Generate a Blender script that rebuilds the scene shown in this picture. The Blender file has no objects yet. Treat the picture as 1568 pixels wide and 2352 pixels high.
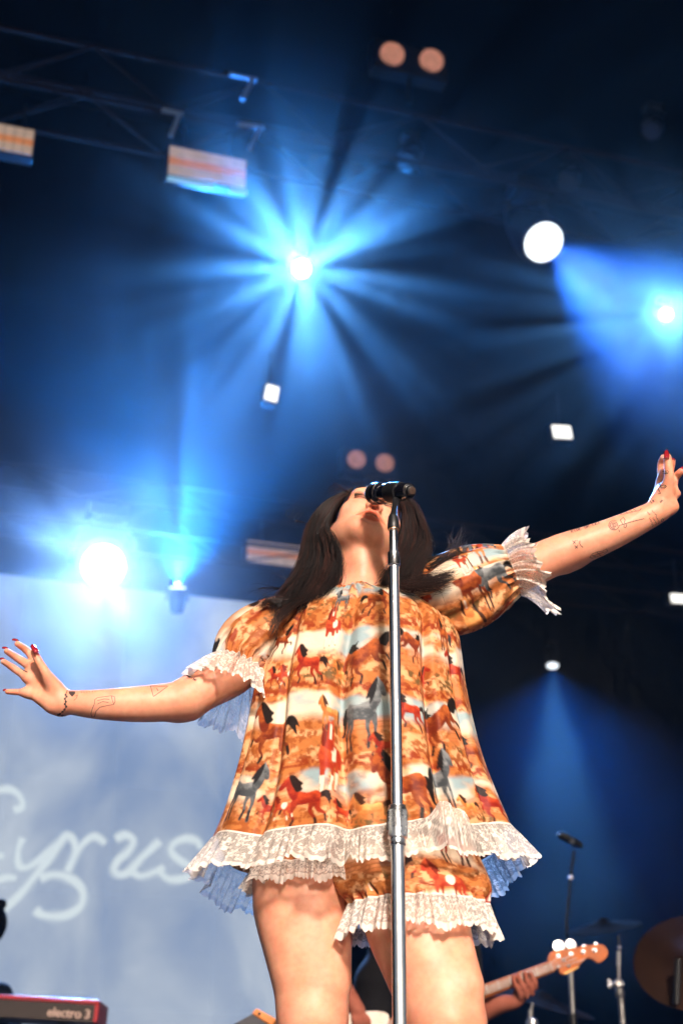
import bpy, bmesh, math, random
import numpy as np
from mathutils import Vector, Matrix, Quaternion
from mathutils.bvhtree import BVHTree
from mathutils import noise as mnoise

random.seed(7)
rng = np.random.default_rng(7)
scene = bpy.context.scene
COL = scene.collection
R = math.radians

# ------------------------------------------------------------------ camera
PITCH = R(25.7)
CAM = Vector((0.0, 0.0, 0.12))
FPX = 50.0 / 36.0 * 2352.0
cam_d = bpy.data.cameras.new('camera')
cam_d.sensor_fit = 'VERTICAL'
cam_d.sensor_height = 36.0
cam_d.sensor_width = 24.0
cam_d.lens = 50.0
cam_d.clip_start = 0.05
cam_d.clip_end = 500.0
cam_d.dof.use_dof = True
cam_d.dof.focus_distance = 3.05
cam_d.dof.aperture_fstop = 3.2
cam_d.dof.aperture_blades = 0
cam = bpy.data.objects.new('camera', cam_d)
COL.objects.link(cam)
cam.location = CAM
cam.rotation_euler = (R(90) + PITCH, 0, 0)
scene.camera = cam

# ------------------------------------------------------------------ sky and sun
SUN_ELEV, SUN_AZ = R(28), R(9.0)          # sun stands behind the camera, a little to its right
world = bpy.data.worlds.new('World')
scene.world = world
world.use_nodes = True
wn = world.node_tree
wn.nodes.clear()
wo = wn.nodes.new('ShaderNodeOutputWorld')
wb = wn.nodes.new('ShaderNodeBackground')
ws = wn.nodes.new('ShaderNodeTexSky')
ws.sky_type = 'NISHITA'
ws.sun_disc = False
ws.sun_elevation = SUN_ELEV
ws.sun_rotation = math.pi - SUN_AZ
ws.air_density = 1.0
ws.dust_density = 5.0
ws.ozone_density = 1.0
wb.inputs['Strength'].default_value = 0.055
wn.links.new(ws.outputs[0], wb.inputs[0])
wn.links.new(wb.outputs[0], wo.inputs[0])
sun_d = bpy.data.lights.new('sun', 'SUN')
sun_d.energy = 5.0
sun_d.angle = R(7.0)
sun_d.color = (1.0, 0.85, 0.75)
sun = bpy.data.objects.new('sun', sun_d)
COL.objects.link(sun)
sdir = Vector((math.sin(SUN_AZ) * math.cos(SUN_ELEV), -math.cos(SUN_AZ) * math.cos(SUN_ELEV), math.sin(SUN_ELEV)))
sun.rotation_euler = (-sdir).to_track_quat('-Z', 'Y').to_euler()
sun.location = sdir * 30

vs = scene.view_settings
vs.view_transform = 'Standard'
vs.look = 'None'
vs.gamma = 1.0
vs.use_curve_mapping = False
vs.exposure = 0.32
scene.display_settings.display_device = 'sRGB'
scene.render.engine = 'CYCLES'
cy = scene.cycles
cy.use_denoising = True
cy.denoiser = 'OPENIMAGEDENOISE'
cy.max_bounces = 6
cy.diffuse_bounces = 3
cy.glossy_bounces = 3
cy.transmission_bounces = 4
cy.transparent_max_bounces = 24
cy.use_light_tree = False
cy.volume_bounces = 0
cy.volume_step_rate = 3.0
cy.volume_max_steps = 128
cy.sample_clamp_indirect = 4.0
cy.use_adaptive_sampling = True
cy.adaptive_threshold = 0.025
cy.adaptive_min_samples = 16

# ------------------------------------------------------------------ helpers
RIGHT = Vector((1, 0, 0))
FWD = Vector((0, math.cos(PITCH), math.sin(PITCH)))
UPV = Vector((0, -math.sin(PITCH), math.cos(PITCH)))


def ray(px, py):
    return RIGHT * ((px - 784.0) / FPX) + FWD - UPV * ((py - 1176.0) / FPX)


def U(px, py, Y):
    """world point at depth Y that the photograph (1568 wide) shows at px, py"""
    d = ray(px, py)
    return CAM + d * (Y / d.y)


def proj(p):
    """numpy Nx3 -> px, py, depth"""
    q = np.asarray(p, dtype=np.float64) - np.array(CAM)
    d = q @ np.array(FWD)
    return 784 + FPX * (q @ np.array(RIGHT)) / d, 1176 - FPX * (q @ np.array(UPV)) / d, d


def mpp(P):
    """metres per photo pixel at point P"""
    return (Vector(P) - CAM).dot(FWD) / FPX


def tag(o, label=None, cat=None, group=None, kind=None):
    if label: o['label'] = label
    if cat: o['category'] = cat
    if group: o['group'] = group
    if kind: o['kind'] = kind
    return o


def empty(name, loc=(0, 0, 0)):
    o = bpy.data.objects.new(name, None)
    o.empty_display_size = 0.1
    o.location = loc
    COL.objects.link(o)
    return o


def link(name, me, parent=None, mat=None):
    o = bpy.data.objects.new(name, me)
    COL.objects.link(o)
    if mat is not None:
        me.materials.append(mat)
    if parent is not None:
        o.parent = parent
        o.matrix_parent_inverse = Matrix.Translation(-Vector(parent.location)) if parent.type == 'EMPTY' else Matrix.Identity(4)
    return o


def mesh_np(name, V, F, mat=None, parent=None, smooth=True):
    V = np.asarray(V, dtype=np.float32)
    me = bpy.data.meshes.new(name)
    if isinstance(F, np.ndarray):
        n, k = F.shape
        me.vertices.add(len(V))
        me.vertices.foreach_set('co', V.ravel())
        me.loops.add(n * k)
        me.loops.foreach_set('vertex_index', F.astype(np.int32).ravel())
        me.polygons.add(n)
        me.polygons.foreach_set('loop_start', np.arange(0, n * k, k, dtype=np.int32))
        me.update(calc_edges=True)
        me.validate()
    else:
        me.from_pydata([tuple(v) for v in V], [], F)
        me.update()
    if smooth:
        me.polygons.foreach_set('use_smooth', np.ones(len(me.polygons), dtype=bool))
    return link(name, me, parent, mat)


class MB:
    """collects simple shapes into one mesh"""
    def __init__(s):
        s.v, s.f = [], []

    def add(s, V, F):
        o = len(s.v)
        s.v += [tuple(v) for v in V]
        s.f += [tuple(i + o for i in f) for f in F]
        return s

    def box(s, c, size, M=None):
        M = M or Matrix.Identity(3)
        c = Vector(c)
        V = [c + M @ Vector((x * size[0] / 2, y * size[1] / 2, z * size[2] / 2)) for x in (-1, 1) for y in (-1, 1) for z in (-1, 1)]
        return s.add(V, [(0, 1, 3, 2), (4, 6, 7, 5), (0, 4, 5, 1), (2, 3, 7, 6), (0, 2, 6, 4), (1, 5, 7, 3)])

    def tube(s, pts, rad, n=12, cap=True, flat=1.0):
        pts = [Vector(p) for p in pts]
        if not hasattr(rad, '__len__'):
            rad = [rad] * len(pts)
        rings = []
        up = None
        for i, p in enumerate(pts):
            t = (pts[min(i + 1, len(pts) - 1)] - pts[max(i - 1, 0)]).normalized()
            if up is None:
                up = Vector((0, 0, 1)) if abs(t.z) < 0.9 else Vector((0, 1, 0))
            a = t.cross(up).normalized()
            b = a.cross(t).normalized()
            up = b
            rings.append([p + (a * math.cos(2 * math.pi * k / n) + b * math.sin(2 * math.pi * k / n) * flat) * rad[i] for k in range(n)])
        V = [v for r in rings for v in r]
        F = [(i * n + k, i * n + (k + 1) % n, (i + 1) * n + (k + 1) % n, (i + 1) * n + k) for i in range(len(pts) - 1) for k in range(n)]
        if cap:
            F.append(tuple(range(n - 1, -1, -1)))
            F.append(tuple(range((len(pts) - 1) * n, len(pts) * n)))
        return s.add(V, F)

    def lathe(s, o, axis, prof, n=24):
        """prof: list of (distance along axis, radius)"""
        o, axis = Vector(o), Vector(axis).normalized()
        a = axis.orthogonal().normalized()
        b = axis.cross(a)
        V = [o + axis * h + (a * math.cos(2 * math.pi * k / n) + b * math.sin(2 * math.pi * k / n)) * max(r, 1e-5) for h, r in prof for k in range(n)]
        F = [(i * n + k, i * n + (k + 1) % n, (i + 1) * n + (k + 1) % n, (i + 1) * n + k) for i in range(len(prof) - 1) for k in range(n)]
        F.append(tuple(range(n - 1, -1, -1)))
        F.append(tuple(range((len(prof) - 1) * n, len(prof) * n)))
        return s.add(V, F)

    def prism(s, poly, ax, ay, az, o, t):
        """poly: 2-D outline in (ax, ay); thickness t along az"""
        o, ax, ay, az = Vector(o), Vector(ax), Vector(ay), Vector(az)
        n = len(poly)
        V = [o + ax * x + ay * y + az * (d * t) for d in (0, 1) for x, y in poly]
        F = [tuple(range(n - 1, -1, -1)), tuple(range(n, 2 * n))]
        F += [(i, (i + 1) % n, n + (i + 1) % n, n + i) for i in range(n)]
        return s.add(V, F)

    def build(s, name, mat, parent=None, smooth=False, bevel=0.0):
        me = bpy.data.meshes.new(name)
        me.from_pydata(s.v, [], s.f)
        bm = bmesh.new()
        bm.from_mesh(me)
        bmesh.ops.recalc_face_normals(bm, faces=bm.faces)
        bm.to_mesh(me)
        bm.free()
        o = link(name, me, parent, mat)
        if smooth:
            me.polygons.foreach_set('use_smooth', np.ones(len(me.polygons), dtype=bool))
            try:
                me.set_sharp_from_angle(angle=R(40))
            except Exception:
                pass
        if bevel:
            m = o.modifiers.new('bevel', 'BEVEL')
            m.width = bevel
            m.segments = 2
            m.limit_method = 'ANGLE'
        return o


def nodes_of(m):
    m.use_nodes = True
    nt = m.node_tree
    return nt, nt.nodes, nt.links


def mat_pbr(name, col, rough=0.5, metal=0.0, spec=0.5, var=0.15, scale=30.0, bump=0.0, emit=None, estr=0.0, coat=0.0):
    """principled material with noise-driven colour and roughness variation"""
    m = bpy.data.materials.new(name)
    nt, N, L = nodes_of(m)
    b = N['Principled BSDF']
    tc = N.new('ShaderNodeTexCoord')
    nz = N.new('ShaderNodeTexNoise')
    nz.inputs['Scale'].default_value = scale
    nz.inputs['Detail'].default_value = 4
    L.new(tc.outputs['Object'], nz.inputs['Vector'])
    mp = N.new('ShaderNodeMapRange')
    mp.inputs['From Min'].default_value = 0.3
    mp.inputs['From Max'].default_value = 0.7
    mp.inputs['To Min'].default_value = 1 - var
    mp.inputs['To Max'].default_value = 1 + var
    L.new(nz.outputs['Fac'], mp.inputs['Value'])
    mx = N.new('ShaderNodeVectorMath')
    mx.operation = 'SCALE'
    mx.inputs[0].default_value = col[:3]
    L.new(mp.outputs[0], mx.inputs['Scale'])
    L.new(mx.outputs[0], b.inputs['Base Color'])
    mr = N.new('ShaderNodeMath')
    mr.operation = 'MULTIPLY'
    mr.inputs[0].default_value = rough
    L.new(mp.outputs[0], mr.inputs[1])
    L.new(mr.outputs[0], b.inputs['Roughness'])
    b.inputs['Metallic'].default_value = metal
    b.inputs['Specular IOR Level'].default_value = spec
    b.inputs['Coat Weight'].default_value = coat
    if bump:
        bp = N.new('ShaderNodeBump')
        bp.inputs['Strength'].default_value = bump
        bp.inputs['Distance'].default_value = 0.002
        L.new(nz.outputs['Fac'], bp.inputs['Height'])
        L.new(bp.outputs[0], b.inputs['Normal'])
    if emit:
        b.inputs['Emission Color'].default_value = (*emit, 1)
        b.inputs['Emission Strength'].default_value = estr
    return m


def mat_emit(name, col, strength):
    m = bpy.data.materials.new(name)
    nt, N, L = nodes_of(m)
    b = N['Principled BSDF']
    b.inputs['Base Color'].default_value = (0.02, 0.02, 0.02, 1)
    b.inputs['Emission Color'].default_value = (*col, 1)
    b.inputs['Emission Strength'].default_value = strength
    return m


M_BLACK = mat_pbr('black_steel', (0.005, 0.005, 0.006), 0.45, 0.0, 0.4)
M_CHROME = mat_pbr('chrome', (0.90, 0.90, 0.90), 0.24, 1.0, 0.5, 0.05, 60)
M_HARDWARE = mat_pbr('dull_chrome', (0.34, 0.33, 0.32), 0.34, 0.9, 0.5, 0.15, 60)
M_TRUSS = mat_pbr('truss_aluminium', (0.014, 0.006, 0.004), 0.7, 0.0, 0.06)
M_CURTAIN = mat_pbr('black_velvet', (0.0002, 0.0002, 0.00025), 0.95, 0, 0.0, 0.4, 3)
M_RUBBER = mat_pbr('black_plastic', (0.01, 0.01, 0.011), 0.42, 0, 0.5)
# ------------------------------------------------------------------ the setting
YAW = R(17)
SA = Vector((math.cos(YAW), math.sin(YAW), 0))       # along the stage, to the right and away
SN = Vector((-math.sin(YAW), math.cos(YAW), 0))      # into the stage
SZ = Vector((0, 0, 1))


def SP(a, n, z):
    return SA * a + SN * n + SZ * z


def on_stage(px, py, n):
    """the point the photo shows at px,py on the upright plane n metres into the stage"""
    d = ray(px, py)
    t = (n - CAM.dot(SN)) / d.dot(SN)
    return CAM + d * t


SM = Matrix((SA, SN, SZ)).transposed()               # stage axes as a rotation

mg = mat_pbr('dusty_ground', (0.30, 0.22, 0.15), 0.95, 0, 0.2, 0.25, 2.5)
o = MB().add([(-150, -150, -1.6), (150, -150, -1.6), (150, 150, -1.6), (-150, 150, -1.6)], [(0, 1, 2, 3)]).build('ground', mg)
tag(o, kind='structure')
mf = mat_pbr('stage_ply', (0.02, 0.02, 0.022), 0.6, 0, 0.3, 0.3, 6)
o = MB().box(SP(0, 9.6, -0.3), (34, 18, 0.6), SM).build('stage_floor', mf)
tag(o, kind='structure')
o = MB().box(SP(0, 7.1, 14.6), (44, 30, 0.3), SM).build('stage_roof', M_CURTAIN)  # front overhang stretched past the camera to shade the haze from sun
tag(o, kind='structure')


def drape(name, p0, p1, z0, z1, label, amp=0.03, pitch=0.9):
    """hanging cloth with real folds between two floor points"""
    p0, p1 = Vector(p0), Vector(p1)
    w = (p1 - p0).length
    t = (p1 - p0).normalized()
    nrm = Vector((-t.y, t.x, 0))
    n = int(w / pitch * 6)
    V, F = [], []
    for i in range(n + 1):
        s = i / n * w
        for z in (z0, z1):
            off = amp * math.sin(2 * math.pi * s / pitch + 1.3 * math.sin(s * 0.7)) * (0.6 + 0.4 * math.sin(s * 1.9 + 1))
            V.append(p0 + t * s + nrm * off + SZ * z)
    F = [(2 * i, 2 * i + 2, 2 * i + 3, 2 * i + 1) for i in range(n)]
    o = mesh_np(name, [tuple(v) for v in V], F, M_CURTAIN)
    m = o.modifiers.new('thick', 'SOLIDIFY')
    m.thickness = 0.01
    return tag(o, label, 'curtain')


o = MB().box(SP(0, -7.9, 11.8), (44, 0.2, 5.2), SM).build('unseen_sun_blocker', M_CURTAIN)  # added out of view behind the camera to keep sun off the haze
tag(o, kind='structure')


drape('stage_curtain', SP(-21, 16.5, 0), SP(21, 16.5, 0), -0.02, 14.4, 'wide black curtain closing the back of the stage')
drape('stage_curtain', SP(-19, 3.4, 0), SP(-19, 16.2, 0), -1.5, 14.4, 'black side curtain at the near end of the stage')
drape('stage_curtain', SP(20, 16.2, 0), SP(20, 3.4, 0), -1.5, 14.4, 'black side curtain at the far end of the stage')

# ------------------------------------------------------------------ LED screen
SCR_N = 13.2
tl = on_stage(0, 1318, SCR_N)
scr_top = tl.z
scr_r = on_stage(735, 1700, SCR_N).dot(SA)
scr_l = tl.dot(SA) - 3.0
ms = bpy.data.materials.new('led_screen_picture')
nt, N, L = nodes_of(ms)
b = N['Principled BSDF']
b.inputs['Base Color'].default_value = (0.01, 0.01, 0.01, 1)
b.inputs['Roughness'].default_value = 0.6
tc = N.new('ShaderNodeTexCoord')
mp_ = N.new('ShaderNodeMapping')
mp_.inputs['Scale'].default_value = (1.0, 1.0, 0.55)
mp_.inputs['Rotation'].default_value = (0, R(-35), 0)
L.new(tc.outputs['Object'], mp_.inputs['Vector'])
n1 = N.new('ShaderNodeTexNoise')
n1.inputs['Scale'].default_value = 0.8
n1.inputs['Detail'].default_value = 5
n1.inputs['Distortion'].default_value = 0.6
L.new(mp_.outputs[0], n1.inputs['Vector'])
cr = N.new('ShaderNodeValToRGB')
cr.color_ramp.elements[0].position = 0.36
cr.color_ramp.elements[0].color = (0.25, 0.37, 0.62, 1)
cr.color_ramp.elements[1].position = 0.64
cr.color_ramp.elements[1].color = (0.66, 0.75, 0.86, 1)
e = cr.color_ramp.elements.new(0.5)
e.color = (0.42, 0.52, 0.70, 1)
L.new(n1.outputs['Fac'], cr.inputs['Fac'])
# fine LED pixel grid
sx = N.new('ShaderNodeTexChecker')
sx.inputs['Scale'].default_value = 90
sx.inputs['Color1'].default_value = (1.06, 1.06, 1.06, 1)
sx.inputs['Color2'].default_value = (0.92, 0.92, 0.92, 1)
L.new(tc.outputs['Object'], sx.inputs['Vector'])
mm = N.new('ShaderNodeMixRGB')
mm.blend_type = 'MULTIPLY'
mm.inputs['Fac'].default_value = 1
L.new(cr.outputs[0], mm.inputs[1])
L.new(sx.outputs[0], mm.inputs[2])
L.new(mm.outputs[0], b.inputs['Emission Color'])
b.inputs['Emission Strength'].default_value = 0.62
scr = empty('led_screen', SP((scr_l + scr_r) / 2, SCR_N, 0))
tag(scr, 'huge pale blue video screen with white script writing behind the singer', 'screen')
# cabinets: the wall of square LED modules
cw = 1.0
ncol = int(round((scr_r - scr_l) / cw))
nrow = int(math.ceil((scr_top - 0.9) / cw))
for i in range(ncol):
    for j in range(nrow):
        a0 = scr_r - (i + 0.5) * cw
        z0 = scr_top - (j + 0.5) * cw
        jn = random.uniform(-0.002, 0.002)
        MB().box(SP(a0, SCR_N + 0.05 + jn, z0), (cw - 0.004, 0.1, cw - 0.004), SM).build('screen_panel', ms, scr)
M_GLOW = mat_emit('screen_letter_soft', (0.50, 0.60, 0.72), 0.68)
M_LETTER = mat_emit('screen_letter_white', (0.70, 0.80, 0.85), 0.72)


def bez(pts, n=10):
    """catmull-rom through 2-D points"""
    P = np.array(pts, float)
    P = np.vstack([2 * P[0] - P[1], P, 2 * P[-1] - P[-2]])
    out = []
    for i in range(1, len(P) - 2):
        for t in np.linspace(0, 1, n, endpoint=False):
            out.append(0.5 * ((2 * P[i]) + (-P[i - 1] + P[i + 1]) * t + (2 * P[i - 1] - 5 * P[i] + 4 * P[i + 1] - P[i + 2]) * t ** 2 + (-P[i - 1] + 3 * P[i] - 3 * P[i + 1] + P[i + 2]) * t ** 3))
    out.append(P[-2])
    return np.array(out)


def ribbon(pts3, width, nrm, lift=0.0):
    """flat ribbon along 3-D points, width list or float, facing nrm"""
    pts = [Vector(p) for p in pts3]
    V, F = [], []
    n = len(pts)
    for i, p in enumerate(pts):
        t = (pts[min(i + 1, n - 1)] - pts[max(i - 1, 0)]).normalized()
        s = t.cross(nrm).normalized()
        w = width[i] if hasattr(width, '__len__') else width
        V += [p + s * w / 2 + nrm * lift, p - s * w / 2 + nrm * lift]
        if i:
            F.append((2 * i - 2, 2 * i - 1, 2 * i + 1, 2 * i))
    return V, F


# script writing, each stroke a glowing line of the picture; px in the photograph's layout
def Z1(pts):
    return [(x * 0.32, 1693.9 + y * 0.32) for x, y in pts]


strokes = [
    ([(-40, 395), (30, 372), (95, 380), (150, 430), (160, 500), (100, 520)], 22),          # end of the line above
    ([(-30, 850), (30, 850)], 20),
    ([(165, 720), (135, 800), (130, 880), (150, 930), (200, 930), (270, 890), (340, 830), (420, 760), (480, 700)], 22),
    ([(480, 700), (400, 800), (330, 900), (240, 1010), (160, 1110), (70, 1200), (-30, 1280)], 24),
    ([(-40, 1030), (50, 1005), (120, 1010)], 22),
    ([(290, 1010), (380, 985), (480, 1000), (570, 1060), (600, 1140), (570, 1220), (480, 1275), (380, 1285), (300, 1270), (255, 1235)], 25),
    ([(430, 740), (480, 700), (530, 740), (540, 820), (500, 930), (490, 950), (540, 850), (600, 760), (680, 710), (760, 760)], 20),
    ([(830, 730), (900, 700), (960, 740), (920, 820), (850, 880), (820, 950), (860, 985), (930, 960), (1020, 860), (1090, 790), (1150, 745)], 22),
    ([(1130, 760), (1050, 840), (970, 910), (960, 970), (1020, 995), (1120, 960), (1180, 930)], 20),
    ([(1440, 800), (1420, 750), (1340, 725), (1250, 760), (1230, 820), (1290, 880), (1370, 930), (1380, 985), (1300, 1015), (1210, 1015), (1140, 960)], 22),
]
for k, (st, w) in enumerate(strokes):
    c = bez(Z1(st), 8)
    pts = [on_stage(x, y, SCR_N - 0.012 - 0.001 * k) for x, y in c]
    wm = w * 0.32 * 2.6 * mpp(pts[0])
    V, F = ribbon(pts, [wm * (0.62 + 0.30 * math.sin(0.13 * i + k) ** 2) for i in range(len(pts))], -SN)
    lt0 = MB().add(V, F).build('screen_lettering', M_LETTER, scr)
    V, F = ribbon([p + SN * 0.006 for p in pts], [wm * (1.15 + 0.35 * math.sin(0.17 * i + k) ** 2) for i in range(len(pts))], -SN)
    MB().add(V, F).build('letter_glow', M_GLOW, lt0)

# ------------------------------------------------------------------ trusses
def box_truss(name, a0, a1, n0, z0, h, d, label, bay=0.75, rc=0.027, rb=0.013):
    root = empty(name, SP((a0 + a1) / 2, n0, z0))
    tag(root, label, 'truss', 'lighting trusses over the stage')
    corners = [(0, 0), (0, -h), (d, 0), (d, -h)]
    for dn, dz in corners:
        MB().tube([SP(a0, n0 + dn, z0 + dz), SP(a1, n0 + dn, z0 + dz)], rc, 10).build('chord', M_TRUSS, root, True)
    nb = int((a1 - a0) / bay)
    for i in range(nb):
        s0, s1 = a0 + i * bay, a0 + (i + 1) * bay
        for face in ((0, 1), (2, 3), (0, 2), (1, 3)):
            A, B = corners[face[0]], corners[face[1]]
            if i % 2:
                A, B = B, A
            MB().tube([SP(s0, n0 + A[0], z0 + A[1]), SP(s1, n0 + B[0], z0 + B[1])], rb, 6, False).build('brace', M_TRUSS, root, True)
    return root


TR_N = 9.6
ptop = on_stage(0, 62, TR_N)
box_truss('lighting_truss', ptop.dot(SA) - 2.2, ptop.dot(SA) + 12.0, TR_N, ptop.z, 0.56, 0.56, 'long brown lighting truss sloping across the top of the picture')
p2 = on_stage(0, 1146, 13.0)
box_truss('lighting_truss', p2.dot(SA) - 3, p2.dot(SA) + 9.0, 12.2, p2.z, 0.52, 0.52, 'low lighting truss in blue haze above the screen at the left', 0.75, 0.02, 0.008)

# ------------------------------------------------------------------ stage lamps
def lamp_head(name, P, aim, r, label, ecol, estr, length=None, group='moving head stage lamps', yoke=True):
    """moving-head lamp: body, lens ring, glowing lens, yoke arms"""
    P, aim = Vector(P), (Vector(aim) - Vector(P)).normalized()
    L_ = length or r * 3.2
    root = empty(name, P)
    tag(root, label, 'stage lamp', group)
    MB().lathe(P, -aim, [(0.0, r * 1.02), (0.0, r * 1.2), (0.02, r * 1.24), (L_ * 0.35, r * 1.2), (L_ * 0.6, r * 1.05), (L_ * 0.95, r * 0.8), (L_, r * 0.55)], 28).build('lamp_body', M_BLACK, root, True)
    MB().lathe(P + aim * 0.012, aim, [(-0.02, r), (0, r), (r * 0.05, r * 0.75), (r * 0.075, r * 0.4), (r * 0.085, 0.001)], 32).build('lens', mat_emit(name + '_lens', ecol, estr), root, True)
    if yoke:
        side = aim.cross(SZ).normalized()
        top = P - aim * L_ * 0.5 + SZ * r * 2.3
        for sg in (-1, 1):
            q = P - aim * L_ * 0.5 + side * sg * r * 1.4
            MB().tube([q, q + SZ * r * 1.2, top + side * sg * r * 0.6], r * 0.14, 8).build('yoke_arm', M_BLACK, root, True)
        MB().box(top + SZ * r * 0.3, (r * 1.9, r * 1.5, r * 0.9), SM).build('base', M_BLACK, root, bevel=0.01)
    return root


def spot(P, aim, power, col, cone, blend=0.5, gobo=0.0, seed=0.0, rays=5.0, radius=0.03):
    d = bpy.data.lights.new('beam', 'SPOT')
    d.energy = power * 0.28
    d.color = col
    d.spot_size = R(cone)
    d.spot_blend = blend
    d.shadow_soft_size = radius
    o = bpy.data.objects.new('beam', d)
    COL.objects.link(o)
    o.location = P
    o.rotation_euler = (Vector(aim) - Vector(P)).to_track_quat('-Z', 'Y').to_euler()
    if gobo:
        # patterned glass in the lamp: brightness varies around the beam axis
        d.use_nodes = True
        nt = d.node_tree
        N, L = nt.nodes, nt.links
        em = N['Emission']
        tc = N.new('ShaderNodeTexCoord')
        sp = N.new('ShaderNodeSeparateXYZ')
        L.new(tc.outputs['Normal'], sp.inputs[0])
        at = N.new('ShaderNodeMath'); at.operation = 'ARCTAN2'
        L.new(sp.outputs[1], at.inputs[0]); L.new(sp.outputs[0], at.inputs[1])
        co = N.new('ShaderNodeMath'); co.operation = 'COSINE'
        si = N.new('ShaderNodeMath'); si.operation = 'SINE'
        L.new(at.outputs[0], co.inputs[0]); L.new(at.outputs[0], si.inputs[0])
        cb = N.new('ShaderNodeCombineXYZ')
        L.new(co.outputs[0], cb.inputs[0]); L.new(si.outputs[0], cb.inputs[1])
        cb.inputs[2].default_value = seed
        nz = N.new('ShaderNodeTexNoise')
        nz.inputs['Scale'].default_value = rays
        nz.inputs['Detail'].default_value = 5
        nz.inputs['Roughness'].default_value = 0.72
        L.new(cb.outputs[0], nz.inputs['Vector'])
        mr = N.new('ShaderNodeMapRange')
        mr.inputs['From Min'].default_value = 0.42
        mr.inputs['From Max'].default_value = 0.60
        mr.inputs['To Min'].default_value = 1 - gobo
        mr.inputs['To Max'].default_value = 1.5
        L.new(nz.outputs['Fac'], mr.inputs['Value'])
        L.new(mr.outputs[0], em.inputs['Strength'])
    return o

BLUE = (0.006, 0.27, 1.0)
ROYAL = (0.015, 0.17, 1.0)
PALE = (0.36, 0.66, 1.0)


def stage_lamp(px, py, n, r_px, aim, label, power, col, cone, gobo=0.0, seed=0.0, rays=5.0, estr=40, ecol=(0.85, 0.93, 1.0), blend=0.6, core=0.0, core_cone=20, core_col=PALE):
    P = on_stage(px, py, n)
    r = r_px * mpp(P)
    aim = Vector(aim)
    root = lamp_head('moving_head_lamp', P, aim, r, label, ecol, estr)
    d = (aim - P).normalized()
    l = spot(P + d * (0.02 + r * 0.12), aim, power, col, cone, blend, gobo, seed, rays, radius=min(r * 0.5, 0.05))
    ls = [l]
    if core:
        ls.append(spot(P + d * (0.02 + r * 0.12), aim, core, core_col, core_cone, 1.0, gobo, seed, rays, radius=min(r * 0.5, 0.05)))
    for l in ls:
        l.parent = root
        l.matrix_parent_inverse = Matrix.Translation(-P)
    return root


# starburst lamp above the singer, turned towards the pit
stage_lamp(692, 617, TR_N + 0.3, 22, (0.25, 0.0, 0.3), 'brightest lamp, a blue white starburst above the singer', 19000, BLUE, 80, 0.97, 3.1, 5.0, 2.5, blend=1.0, core=8500, core_cone=64)
# right beam and the star beside it
stage_lamp(1247, 556, TR_N + 0.3, 46, on_stage(1900, 1060, 7.0), 'large round white lamp throwing a wide blue beam to the right', 26000, ROYAL, 38, 0.5, 8.0, 2.0, 2.5, blend=0.8, core=8000, core_cone=30, core_col=(0.30, 0.45, 1.0))
stage_lamp(1528, 722, TR_N + 1.6, 15, (1.6, 0.0, 0.2), 'small starburst lamp at the right edge of the picture', 6000, BLUE, 70, 0.95, 1.0, 9.0, 2.5, blend=1.0, core=7000, core_cone=60, core_col=(0.22, 0.52, 1.0))
# two lamps over the screen
PL = on_stage(238, 1300, SCR_N - 0.6)
stage_lamp(238, 1300, SCR_N - 0.6, 50, PL + Vector((0.6, -3.0, -1.6)), 'big glaring lamp over the screen at the far left', 4000, (0.05, 0.25, 1.0), 140, 0.3, 5.0, 2.0, 2.5, blend=1.0, core=9500, core_cone=100, core_col=(0.26, 0.50, 1.0))
stage_lamp(408, 1352, SCR_N - 0.75, 18, on_stage(440, 600, SCR_N - 1.9), 'lamp just right of the big glaring one, fanning blue rays upward', 26000, (0.01, 0.24, 1.0), 120, 0.97, 2.2, 4.0, 2.5, blend=1.0, core=3000, core_cone=80)
# downward beam right of the singer
stage_lamp(1268, 1528, TR_N + 3.2, 13, on_stage(1290, 2250, TR_N + 2.7), 'pale lamp right of the dress shining straight down', 3000, (0.008, 0.17, 1.0), 110, 0.4, 4.0, 2.5, 1.6, blend=1.0, core=7000, core_cone=40, core_col=(0.12, 0.46, 1.0))

# ------------------------------------------------------------------ lit work lights (white blocks)
def work_light(px, py, n, w, h, tilt, label, estr=1.6):
    P = on_stage(px, py, n)
    m = mpp(P)
    root = empty('work_light', P)
    tag(root, label, 'work light', 'small white work lights')
    Rr = SM @ Matrix.Rotation(tilt, 3, 'Y')
    MB().box(P + SN * 0.06, (w * m * 1.25, 0.1, h * m * 1.3), Rr).build('housing', M_BLACK, root, bevel=0.01)
    MB().box(P, (w * m, 0.012, h * m), Rr).build('diffuser', mat_emit('work_light_glass', (1.0, 0.97, 0.9), estr), root, bevel=0.004)
    MB().tube([P + SN * 0.06 + SZ * h * m * 0.6, P + SN * 0.06 + SZ * 0.45], 0.012, 8).build('bracket', M_BLACK, root, True)


work_light(624, 903, TR_N + 1.0, 30, 40, R(8), 'small white work light hanging below the starburst lamp')
work_light(1290, 992, TR_N + 1.0, 46, 32, R(-6), 'white rectangular work light above the outstretched right arm')
work_light(1562, 1375, TR_N + 2.0, 50, 22, R(-4), 'white bar of light at the right edge below the wrist', 1.4)

# ------------------------------------------------------------------ strobe panels and blinders
M_CREAM = mat_pbr('strobe_face', (0.40, 0.33, 0.28), 0.6, 0, 0.3, 0.25, 14, emit=(1.0, 0.72, 0.55), estr=0.26)
M_ORANGE = mat_pbr('strobe_tube', (0.40, 0.20, 0.1), 0.5, 0, 0.3, 0.25, 14, emit=(1.0, 0.36, 0.14), estr=0.34)
M_BAR = mat_emit('pale_blue_tube', (0.35, 0.70, 1.0), 0.55)


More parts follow.
